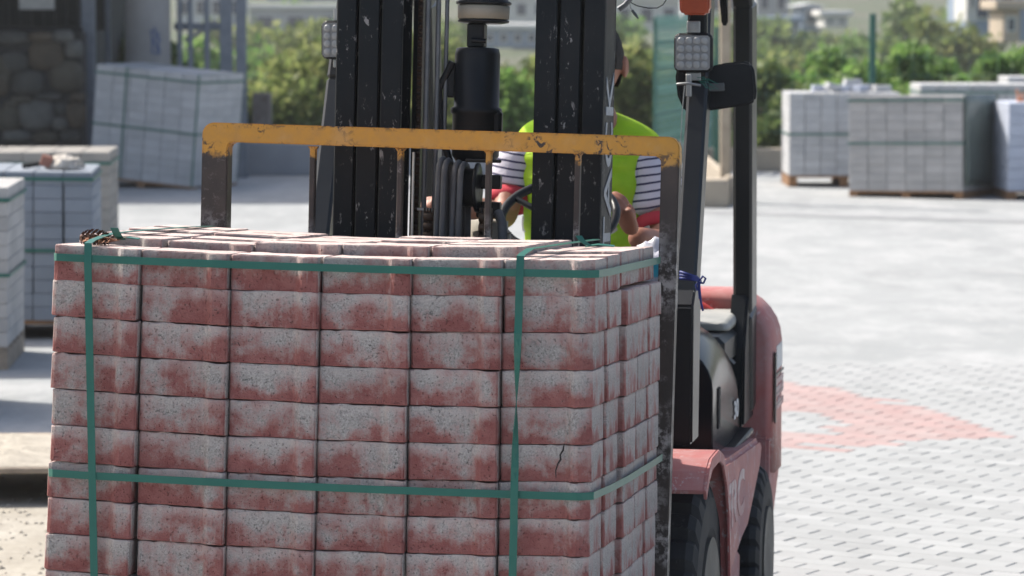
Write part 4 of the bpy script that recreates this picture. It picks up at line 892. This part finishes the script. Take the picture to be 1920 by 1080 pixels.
oc = MB(); oc.box((-.03, -.02, 0), (.05, .02, .03), .008); oc.bar((-.01, 0, .02), (-.03, 0, .12), .02, .02); oc.bar((.01, 0, .02), (.03, 0, .09), .02, .02)
c = P(1912, 193, 34); tag(oc.build('orange_scrap', pmat('orange plastic', (.75, .30, .14), (.65, .25, .12), 20, .6), None, Matrix.Translation((c.x, 34.0, .956))), 'small orange scrap on top of the bluish white kerbstones', 'scrap')
# low pallet with sand at the lower left
sp = thing('sand_pallet', 'low weathered pallet heaped with pale sand at the lower left', 'pallet', Matrix.Translation((-3.6, 13.17, 0)) @ rotm(3.5))
wooden_pallet(sp, 1.9, 1.1, .15, M_WOODG, 0, 0, .14); 
V = []; F = []
for i in range(40):
    for j in range(24):
        x = .02+i*1.82/39; y = .03+j*1.0/23; ed_ = min(1, min(i, 39-i)/4)*min(1, min(j, 23-j)/5); V.append((x, y, .152+ed_*(.018+.022*noise.noise(Vector((x*3.5, y*3.5, 0)))+.034*abs(noise.noise(Vector((x*14, y*14, 2))))+.02*noise.noise(Vector((x*40, y*40, 4))))))
for i in range(39):
    for j in range(23): F.append((i*24+j, (i+1)*24+j, (i+1)*24+j+1, i*24+j+1))
o = link('sand', mesh('sand', V, F, True), M_RUBBLE, sp); o['kind'] = 'stuff'

# ------------------------------------------------------------------ walls, posts, fences
def bx(name, a, b, m, label, cat, ch=.01, mw=None, group=None): return tag(MB().box(a, b, ch).build(name, m, None, mw), label, cat, group)
M_BEIGE = pmat('beige rendered wall', (.42, .36, .28), (.36, .31, .245), 4, .9)
M_WALLG = pmat('bluish grey wall', (.30, .32, .35), (.26, .28, .31), 3, .9)
a = gl(1312, 384); bq = gl(1371, 372)
bx('low_wall', (2.05, 33.0, 0), (2.12, 39.7, .275), M_BEIGE, 'short beige kerb wall running away behind the forklift pillar', 'wall')
bx('kerb_block', (1.70, 32.6, 0), (2.045, 33.0, .265), M_BEIGE, 'beige block ending the kerb wall at the foot of the wooden post', 'block')
bx('low_wall', (2.125, 39.55, 0), (14, 39.8, .26), M_BEIGE, 'long low beige wall along the far edge of the yard', 'wall')
bx('low_wall', (-3.2, 38.6, 0), (1.9, 38.85, .36), M_WALLG, 'low grey wall below the bushes at the left of the forklift', 'wall')
c = P(480, 205, 38); bx('stone_pillar', (c.x-.11, 38.9, 0), (c.x+.09, 39.2, .91), pmat('dark stone', (.12, .10, .09), (.2, .19, .18), 9, .9), 'short dark stone pillar at the end of the steel fence', 'pillar')
c = P(1361, 200, 33.4); tag(MB().bar((c.x, 33.4, 0), (c.x-.02, 33.4, 3.2), .105, .105, up=(0, 1, 0), ch=.012).build('wooden_post', pmat('pale timber', (.42, .35, .26), (.33, .27, .20), 8, .85)), 'tall pale timber post behind the right-hand pillar of the forklift', 'post')
# mesh fence
M_FG = pmat('green fence paint', (.02, .10, .075), (.025, .12, .09), 10, .5)
M_FGL = pmat('pale green fence wire', (.14, .30, .27), (.10, .24, .21), 10, .5)
Yf = 39.2
def fence_panel(x0, x1, y0, y1, z0, z1, nv, nh, label, m, rr=.004, folds=()):
    r = thing('mesh_fence_panel', label, 'fence'); b = MB()
    for k in range(nv+1):
        u = k/nv; b.tube([(x0+(x1-x0)*u, y0+(y1-y0)*u, z0), (x0+(x1-x0)*u, y0+(y1-y0)*u, z1)], rr, 4, cap=False)
    b.build('upright_wires', m, r)['kind'] = 'stuff'; b = MB()
    for k in range(nh+1):
        z = z0+(z1-z0)*k/nh; b.tube([(x0, y0, z), (x1, y1, z)], rr, 4, cap=False)
    for z in folds:
        for dz_ in (0, .03, .06): b.tube([(x0, y0-.03, z+dz_), (x1, y1-.03, z+dz_)], rr*1.8, 4, cap=False)
    b.build('cross_wires', m, r)['kind'] = 'stuff'; return r
def fpost(px, ytop, label, Y=Yf, r=.03):
    c = P(px, 100, Y); zt2 = P(px, ytop, Y).z; p = thing('fence_post', label, 'post', Matrix.Translation((c.x, Y, 0)), 'green fence posts'); MB().box((-r, -r, 0), (r, r, zt2), .004).build('shaft', M_FG, p); MB().box((-r-.006, -r-.006, zt2+.001), (r+.006, r+.006, zt2+.015), .004).build('cap', M_FG, p)
x0 = P(1229, 0, Yf).x; x1 = P(1322, 0, Yf).x
fence_panel(x0, x1, Yf-.1, Yf+2.6, .15, 1.77, 24, 22, 'green mesh fence panel seen edge-on between the bushes and the work light', M_FGL, .006, (.35, .62, .89, 1.16, 1.43, 1.66))
fence_panel(P(1318, 0, Yf).x, P(1352, 0, Yf).x, Yf-.4, Yf+1.6, .1, 1.73, 12, 22, 'second green mesh panel leaning in the gap left of the timber post', M_FGL, .005, (.5, 1.0, 1.5))
fence_panel(P(1345, 0, Yf).x, P(1634, 0, Yf).x, Yf+.3, Yf+.3, .45, 1.74, 12, 6, 'long stretch of open green mesh left of the lone fence post', M_FGL, .0011)
fence_panel(P(1638, 0, Yf).x, P(1960, 0, Yf).x, Yf+.3, Yf+.3, .45, 1.74, 12, 6, 'long stretch of open green mesh right of the lone fence post', M_FGL, .0011)
fpost(1322, 32, 'green fence post at the left, beside the edge-on mesh panel'); fpost(1345, 52, 'green fence post showing between mirror and backrest corner, left of the timber post', 37.5)
fpost(1636, 28, 'lone green fence post rising behind the upright grey stack', Yf+.3, .035); fpost(1228, 36, 'thin green fence post at the left end of the mesh panel', Yf, .02)
# steel fence and poles at the left
M_STEEL = pmat('grey painted steel', (.22, .25, .29), (.17, .195, .23), 8, .6, .1)
fe = thing('steel_fence', 'grey steel fence with upright bars behind the leaning grey stack', 'fence'); Ys = 38.2
for px, w in ((337, 9), (357, 9), (388, 10), (424, 24), (452, 20)):
    c = P(px, 60, Ys); MB().box((c.x-w/2/170, Ys-.03, 0), (c.x+w/2/170, Ys+.03, 2.6), .005).build('fence_bar', M_STEEL, fe)
c0 = P(325, 0, Ys).x; c1 = P(462, 0, Ys).x
MB().box((c0, Ys-.028, .35), (c1, Ys-.0, .43), .004).build('fence_rail', M_STEEL, fe); MB().box((c0, Ys+.031, 1.62), (c1-.3, Ys+.06, 1.70), .004).build('fence_rail', M_STEEL, fe)
MB().box((P(436, 0, Ys).x, Ys-.05, 0), (P(463, 0, Ys).x, Ys-.031, 1.12), .004).build('gate_plate', M_STEEL, fe)
MB().bar((P(405, 0, Ys).x, Ys+.1, 1.72), (P(345, 0, Ys).x, Ys+.1, 1.50), .05, .05).build('brace', M_ALU, fe)
pl_ = P(277, 60, 38.0); pole = thing('concrete_pole', 'thick round concrete pole with a blue scrawl behind the leaning stack', 'pole', Matrix.Translation((pl_.x, 38.0, 0)))
MB().lathe([(.25, 0), (.249, 2.4), (.235, 6)], (0, 0, 0), 'Z', 40).build('shaft', pmat('grey cast concrete', (.30, .305, .31), (.24, .245, .25), 3, .9), pole)
b = MB()
for pts in (((.06, 1.62), (.075, 1.50), (.07, 1.38)), ((.075, 1.60), (.10, 1.66), (.115, 1.56), (.085, 1.50), (.125, 1.44), (.12, 1.36), (.08, 1.38)), ((.14, 1.60), (.135, 1.48), (.15, 1.36)), ((.13, 1.50), (.16, 1.52))):
    b.tube([(x, -math.sqrt(.2515**2-x*x), z) for x, z in pts], .009, 6)
b.build('graffiti', pmat('blue spray paint', (.05, .10, .24), (.07, .12, .28), 30, .7), pole)
c = P(165, 60, 37.9); tag(MB().box((c.x-.075, 37.85, 0), (c.x+.075, 38.0, 3.0), .01).build('steel_post', M_STEEL), 'square grey steel post at the right end of the stone wall', 'post')
c = P(202, 60, 38.4); tag(MB().box((c.x-.03, 38.38, .95), (c.x+.03, 38.44, 3.0), .005).build('steel_post', M_STEEL), 'thin grey upright between the square post and the round pole', 'post')
# stone wall shaded by a roof added above the view
Yw = 37.4; wx1 = P(152, 0, Yw).x; wallt = thing('stone_wall', 'dark rubble stone wall in deep shade at the upper left', 'wall')
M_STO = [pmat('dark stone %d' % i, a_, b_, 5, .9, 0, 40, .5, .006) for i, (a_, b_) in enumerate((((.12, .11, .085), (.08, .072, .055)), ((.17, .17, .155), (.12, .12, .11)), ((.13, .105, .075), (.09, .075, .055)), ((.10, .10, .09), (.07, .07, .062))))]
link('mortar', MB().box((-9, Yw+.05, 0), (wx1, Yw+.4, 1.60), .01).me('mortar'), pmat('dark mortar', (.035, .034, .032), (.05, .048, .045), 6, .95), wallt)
st_ = [(-5, 132, 28, 26), (24, 117, 26, 19), (86, 105, 32, 26), (138, 92, 16, 17), (124, 143, 30, 28), (52, 155, 28, 22), (-2, 158, 18, 20), (68, 215, 33, 26), (14, 222, 22, 24), (112, 205, 12, 13), (142, 215, 18, 22), (112, 232, 14, 12), (40, 187, 20, 8), (20, 72, 30, 13), (75, 70, 22, 10), (118, 68, 18, 11), (20, 196, 12, 8), (90, 182, 26, 7), (145, 183, 14, 8), (30, 255, 26, 10), (85, 258, 24, 10), (130, 256, 18, 10)]
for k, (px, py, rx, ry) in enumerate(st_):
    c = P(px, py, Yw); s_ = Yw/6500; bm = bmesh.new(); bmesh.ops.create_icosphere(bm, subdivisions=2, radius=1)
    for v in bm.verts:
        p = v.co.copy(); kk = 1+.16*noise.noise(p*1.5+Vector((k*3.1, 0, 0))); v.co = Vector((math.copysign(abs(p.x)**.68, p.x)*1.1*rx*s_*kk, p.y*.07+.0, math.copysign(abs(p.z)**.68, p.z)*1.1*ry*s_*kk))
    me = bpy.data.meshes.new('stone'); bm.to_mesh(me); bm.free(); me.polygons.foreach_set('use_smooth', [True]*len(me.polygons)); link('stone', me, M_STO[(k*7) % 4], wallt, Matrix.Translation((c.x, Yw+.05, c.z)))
for k in range(70):      # the rest of the wall towards the left, out of the photograph
    x = wx1-1.15-random.random()*6; z = .12+random.random()*1.3; me = bpy.data.objects['stone'].data; link('stone', me, None, wallt, Matrix.Translation((x, Yw+.05, z)) @ Matrix.Scale(random.uniform(.7, 1.1), 4))
rl = thing('railing', 'black iron railing along the top of the stone wall', 'railing')
b = MB(); b.box((-8, Yw+.12, 1.605), (wx1, Yw+.17, 1.66), .004); b.build('rail', M_BLACK, rl); 
for k in range(44): x = wx1-.06-k*.125; MB().box((x-.009, Yw+.13, 1.66), (x+.009, Yw+.15, 2.6), .002).build('baluster', M_BLACK, rl)
c = P(67, 0, Yw); tag(MB().box((c.x-.19, Yw+.06, 1.848), (c.x+.19, Yw+.08, 2.2), .01).build('sign_board', pmat('grey white board', (.42, .43, .42), (.33, .34, .33), 9, .7)), 'blank pale board hung on the black railing above the stone wall', 'sign')
pb = thing('shading_building', 'dark building behind the stone wall with an added unseen roof that shades it', 'building')
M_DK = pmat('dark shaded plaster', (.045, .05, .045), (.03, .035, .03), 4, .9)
MB().box((-14, Yw+2.6, 0), (wx1+.02, Yw+6, 4.2), .02).build('back_wall', M_DK, pb); MB().box((-14, Yw-2.8, 3.25), (wx1+.25, Yw+6.2, 3.45), .02).build('added_shade_roof', M_DK, pb)  # overhanging roof, out of view, added to keep the sky off the stone wall
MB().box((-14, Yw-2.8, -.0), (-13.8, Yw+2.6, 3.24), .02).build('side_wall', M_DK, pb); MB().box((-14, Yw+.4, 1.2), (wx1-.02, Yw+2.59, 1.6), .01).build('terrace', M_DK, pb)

# ------------------------------------------------------------------ bushes and trees
def leafmat(name, cs):
    m, t, b = newmat(name); g_ = N(t, 'ShaderNodeNewGeometry'); r = N(t, 'ShaderNodeValToRGB'); t.links.new(g_.outputs['Random Per Island'], r.inputs[0]); el = r.color_ramp.elements
    el[0].color = (*cs[0], 1); el[1].color = (*cs[-1], 1)
    for i, c_ in enumerate(cs[1:-1]): q_ = el.new((i+1)/(len(cs)-1)); q_.color = (*c_, 1)
    v = coords(t, True); big = ramp(t, noise_n(t, v, 1.6, 3), .38, .62); col = mix(t, big, r.outputs[0], mix(t, .6, r.outputs[0], cs[0]))
    t.links.new(col, b.inputs['Base Color']); b.inputs['Roughness'].default_value = .55; b.inputs['Specular IOR Level'].default_value = .35
    tr = N(t, 'ShaderNodeBsdfTranslucent'); t.links.new(col, tr.inputs[0]); ms = N(t, 'ShaderNodeMixShader'); ms.inputs[0].default_value = .55
    t.links.new(b.outputs[0], ms.inputs[1]); t.links.new(tr.outputs[0], ms.inputs[2]); t.links.new(ms.outputs[0], t.nodes['Material Output'].inputs[0]); return m
LM = [leafmat('fresh green leaves', [(.10, .20, .05), (.16, .30, .065), (.24, .38, .10), (.32, .43, .16)]),
      leafmat('olive green leaves', [(.13, .18, .06), (.21, .27, .08), (.30, .34, .12), (.37, .37, .16)]),
      leafmat('dark green leaves', [(.10, .16, .05), (.15, .22, .065), (.21, .28, .09), (.28, .34, .13)])]
def leaves(rx, ry, rz, n, ls, seed, clumps=26):
    rg = np.random.RandomState(seed); cl = []
    for k in range(clumps):
        d = rg.normal(size=3); d /= np.linalg.norm(d); r = rg.uniform(.35, 1.0); cl.append(np.array([d[0]*rx*r, d[1]*ry*r, d[2]*rz*r]))
    cl = np.array(cl); idx = rg.randint(0, clumps, n); cr = rg.uniform(.18, .36, clumps)*min(rx, rz)*1.3
    d = rg.normal(size=(n, 3)); d /= np.linalg.norm(d, axis=1)[:, None]; c = cl[idx]+d*(cr[idx]*rg.uniform(.35, 1.1, n))[:, None]
    a = rg.normal(size=(n, 3)); a /= np.linalg.norm(a, axis=1)[:, None]; b = np.cross(a, rg.normal(size=(n, 3))); b /= np.linalg.norm(b, axis=1)[:, None]
    s1 = (ls*rg.uniform(.6, 1.3, n))[:, None]; V = np.stack([c-a*s1, c+b*s1*.45, c+a*s1, c-b*s1*.45], 1).reshape(-1, 3)
    me = bpy.data.meshes.new('crown'); me.vertices.add(4*n); me.vertices.foreach_set('co', V.ravel()); me.loops.add(4*n); me.loops.foreach_set('vertex_index', np.arange(4*n)); me.polygons.add(n); me.polygons.foreach_set('loop_start', np.arange(0, 4*n, 4)); me.polygons.foreach_set('loop_total', np.full(n, 4)); me.update(calc_edges=True); return me
M_BARK = pmat('bark', (.13, .10, .075), (.08, .065, .05), 9, .9)
CROWNS = {}
def bush(px, ytop, Y, w, base, mi, label, cat='bush', name='bush', n=8500, ls=.09, seed=0, group=None):
    zt_ = P(px, ytop, Y).z; x = P(px, ytop, Y).x; rz = (zt_-base)/2; rx = w/2
    r = thing(name, label, cat, Matrix.Translation((x, Y, base)), group)
    me = leaves(rx*.82, rx*.8, rz*.84, n, ls, seed); o = link('crown', me, LM[mi], r, Matrix.Translation((0, 0, rz)))
    b = MB(); rg = random.Random(seed)
    b.tube([(0, 0, -.1), (.02, .0, rz*.5), (.05, .02, rz*1.1)], [.07, .05, .025], 8)
    for k in range(7):
        a = rg.uniform(0, 2*PI); q = rg.uniform(.4, .75); b.tube([(0, 0, rz*rg.uniform(.1, .5)), (math.cos(a)*rx*q*.5, math.sin(a)*rx*q*.5, rz*.8), (math.cos(a)*rx*q, math.sin(a)*rx*q, rz*rg.uniform(1.0, 1.5))], [.035, .022, .01], 6)
    b.build('trunk', M_BARK, r); return r
bl = [ # px, ytop, Y, width, base, mat, label
 (215, -20, 41.0, 1.6, -.6, 2, 'dark shrub between the square steel post and the round pole'),
 (355, 25, 42.0, 1.3, -.8, 0, 'fresh green shrub behind the bars of the steel fence'),
 (500, 70, 43.5, 2.2, -1.2, 1, 'olive bush rising left of the mast, beside the steel fence'),
 (588, 12, 44.5, 2.2, -1.4, 1, 'taller olive bush right behind the left rail of the mast'),
 (700, 40, 44.0, 2.2, -1.4, 1, 'olive bush mostly hidden by the mast rails'),
 (830, 50, 43.5, 2.0, -1.3, 1, 'yellowish bush glimpsed between mast rods and lift cylinder'),
 (965, 88, 43.5, 2.2, -1.2, 0, 'green bush between the lift cylinder and the right mast rails'),
 (1080, 60, 44.5, 2.2, -1.4, 1, 'bush hidden behind the driver and the right mast rails'),
 (1185, 58, 43.8, 2.0, -1.2, 1, 'olive bush to the right of the driver\'s head'),
 (1270, 75, 44.6, 1.6, -1.2, 2, 'dark bush seen through the edge-on mesh panel'),
 (1365, 70, 43.6, 1.8, -1.2, 1, 'bush behind the timber post'),
 (1450, 62, 43.2, 1.7, -1.2, 2, 'dark green bush just right of the forklift rear pillar'),
 (1525, 35, 44.4, 2.0, -1.3, 0, 'fresh green bush left of the lone fence post'),
 (1610, 55, 43.0, 1.8, -1.2, 0, 'rounded green bush right behind the lone fence post'),
 (1690, 22, 44.6, 2.0, -1.3, 0, 'tall green bush right of the lone fence post'),
 (1775, 18, 43.6, 2.0, -1.3, 0, 'tallest bright green bush above the plastic-wrapped stack'),
 (1848, 75, 43.4, 1.5, -1.2, 2, 'dark bush below the far blue grey house'),
 (1925, 75, 43.2, 1.7, -1.2, 0, 'green bush at the right edge of the photo above the kerbstones')]
for k, a in enumerate(bl): bush(*a, seed=k+1)
mid = [(520, 45, 52, 3.0, 2), (640, 10, 54, 3.2, 0), (900, 70, 52, 3, 2), (1130, 30, 53, 3, 2), (1240, 50, 53, 2.8, 2), (1440, 40, 54, 3, 2), (1570, 52, 52, 3, 1), (1720, 30, 54, 3, 1), (1840, 60, 52, 3, 0), (1950, 40, 53, 3, 2)]
names = ['dark tree beyond the bushes above the steel fence end', 'green tree beyond the left mast rail', 'dark tree beyond the lift cylinder', 'dark tree beyond the driver', 'dark tree beyond the mesh panel', 'dark tree beyond the rear pillar', 'olive tree beyond the bushes left of the lone fence post', 'olive tree beyond the bushes right of the lone fence post', 'green tree beyond the dark bush below the blue grey house', 'dark tree beyond the right edge of the photo']
for k, (px, yt, Y, w, mi) in enumerate(mid): bush(px, yt, Y, w, -4.2, mi, names[k], 'tree', 'tree', 5200, .10, 50+k)

# ------------------------------------------------------------------ far houses on the hillside
HM = {k: pmat('wall '+k, c_, tuple(q*.85 for q in c_), .6, .9, bstr=0) for k, c_ in dict(white=(.66, .66, .64), grey=(.40, .42, .44), blue=(.25, .32, .42), beige=(.50, .42, .33), pale=(.56, .58, .60), roofw=(.72, .72, .70)).items()}
M_GLASS = pmat('dark window glass', (.03, .05, .08), (.04, .06, .09), 2, .12, bstr=0)
def house(px0, px1, ytop, ybot, Y, wall, roof, label, pitched=False, nwin=3, dpt=6):
    a = P(px0, ytop, Y); b_ = P(px1, ybot, Y); h = thing('house', label, 'house', Matrix.Translation((a.x, Y, b_.z))); w = b_.x-a.x; hh = a.z-b_.z
    MB().box((0, 0, 0), (w, dpt, hh), .03).build('wall', HM[wall], h)
    if pitched: r = MB(); r.prism([(-.4, hh+.002), (w+.4, hh+.002), (w/2, hh+w*.16)], -.4, dpt+.4, 'Y'); r.build('roof', HM[roof], h)
    else: MB().box((-.25, -.25, hh+.002), (w+.25, dpt+.25, hh+.28), .03).build('roof', HM[roof], h)
    fl = max(1, int(hh/2.6))
    for f_ in range(fl):
        for k in range(nwin):
            x = w*(k+.5)/nwin; z = (f_+.30)*hh/fl; ww = min(.65, w/nwin*.3); wn = MB().box((x-ww, -.06, z), (x+ww, -.005, z+min(1.3, hh/fl*.5)), .01).build('window', HM['white'], h)
            MB().box((x-ww+.07, -.075, z+.07), (x+ww-.07, -.062, z+min(1.3, hh/fl*.5)-.07), 0).build('pane', M_GLASS, wn)
house(468, 640, 17, 75, 205, 'grey', 'roofw', 'long low house with a white roof left of the mast')
house(330, 450, -12, 45, 190, 'pale', 'roofw', 'pale house seen through the bars of the steel fence', nwin=4)
house(500, 690, -45, 2, 260, 'blue', 'pale', 'bluish house highest on the slope left of the mast', nwin=5)
house(905, 1010, 55, 90, 180, 'blue', 'roofw', 'long blue-windowed house with a white roof right of the lift cylinder', nwin=4)
house(925, 1100, -5, 45, 215, 'white', 'pale', 'white house above the blue-windowed one behind the mast', nwin=5)
house(1150, 1275, 2, 60, 200, 'white', 'roofw', 'white house behind the loose wires and turn signal', nwin=3)
house(1280, 1400, -25, 40, 230, 'pale', 'grey', 'pale house hidden behind the orange turn signal', nwin=3)
house(1418, 1480, -20, 36, 220, 'grey', 'pale', 'small grey house right of the rear pillar', nwin=2)
house(1424, 1500, 42, 80, 170, 'blue', 'blue', 'low blue roofed shed above the dark green bush', nwin=2)
house(1502, 1540, 12, 60, 185, 'blue', 'pale', 'narrow gabled blue house left of the lone fence post', True, 1)
house(1545, 1590, 30, 52, 180, 'white', 'roofw', 'little white outbuilding left of the lone fence post', nwin=2)
house(1818, 1960, -60, 78, 120, 'blue', 'pale', 'large blue grey house at the upper right corner', nwin=3)
house(1880, 1912, 18, 80, 105, 'beige', 'beige', 'narrow beige building in front of the large blue grey house', nwin=1, dpt=3)
house(1812, 1832, -40, 40, 112, 'white', 'white', 'white end wall at the left side of the large blue grey house', nwin=1, dpt=3)
for k, (px, py, Y) in enumerate(((700, 40, 170), (830, 15, 190), (1420, 5, 150), (1120, 20, 165), (1600, 40, 170), (1770, 5, 150), (540, 5, 230), (455, 30, 160), (1690, -10, 140))):
    bush(px, py-10, Y, 7, P(px, py, Y).z-6, k % 3, ['far round tree behind the left mast rails', 'far tree behind the mast rods', 'far dark tree right of the rear pillar', 'far tree beyond the driver and mast', 'far tree left of the lone fence post', 'far tree high above the plastic-wrapped stack', 'far tree by the bluish upper house', 'far tree beside the steel fence top', 'far tree high above the lone fence post'][k], 'tree', 'tree', 2600, .30, 90+k)

hill = ['far bushy tree at the top left beyond the steel fence bars', 'far tree below the long white roofed house', 'far tree left of the mast top', 'far tree between mast rails', 'far tree between mast rods', 'far tree beside the blue windowed house', 'far tree behind the right mast rails', 'far tree above the driver', 'far tree above the mesh panel', 'far tree above the mirror', 'far tree beside the small grey house', 'far tree under the blue shed', 'far tree above the lone fence post', 'far tree right of the lone fence post top', 'far tree left of the blue grey house', 'far tree under the blue grey house']
for k, (px, py) in enumerate(((385, 20), (560, 46), (590, 8), (690, 20), (820, 30), (900, 84), (1050, 40), (1110, 30), (1215, 62), (1330, 20), (1395, 30), (1500, 66), (1620, 24), (1690, 8), (1790, 2), (1880, 84))):
    Y = 88+(k*37) % 50; bush(px, py, Y, 4.2, P(px, py, Y).z-4.5, (k*5) % 3, hill[k], 'tree', 'tree', 2600, .20, 130+k)

# thin summer haze between the yard and the hillside
hz = MB().box((-175, -14, -14), (215, 830, 40), 0).me('haze'); hm_ = bpy.data.materials.new('thin haze'); hm_.use_nodes = True; t = hm_.node_tree; t.nodes.remove(t.nodes['Principled BSDF'])
pv = N(t, 'ShaderNodeVolumePrincipled'); pv.inputs['Density'].default_value = .0006; pv.inputs['Color'].default_value = (.93, .95, 1, 1); pv.inputs['Anisotropy'].default_value = .2; t.links.new(pv.outputs[0], t.nodes['Material Output'].inputs['Volume'])
o = link('haze', hz, hm_); o['kind'] = 'stuff'
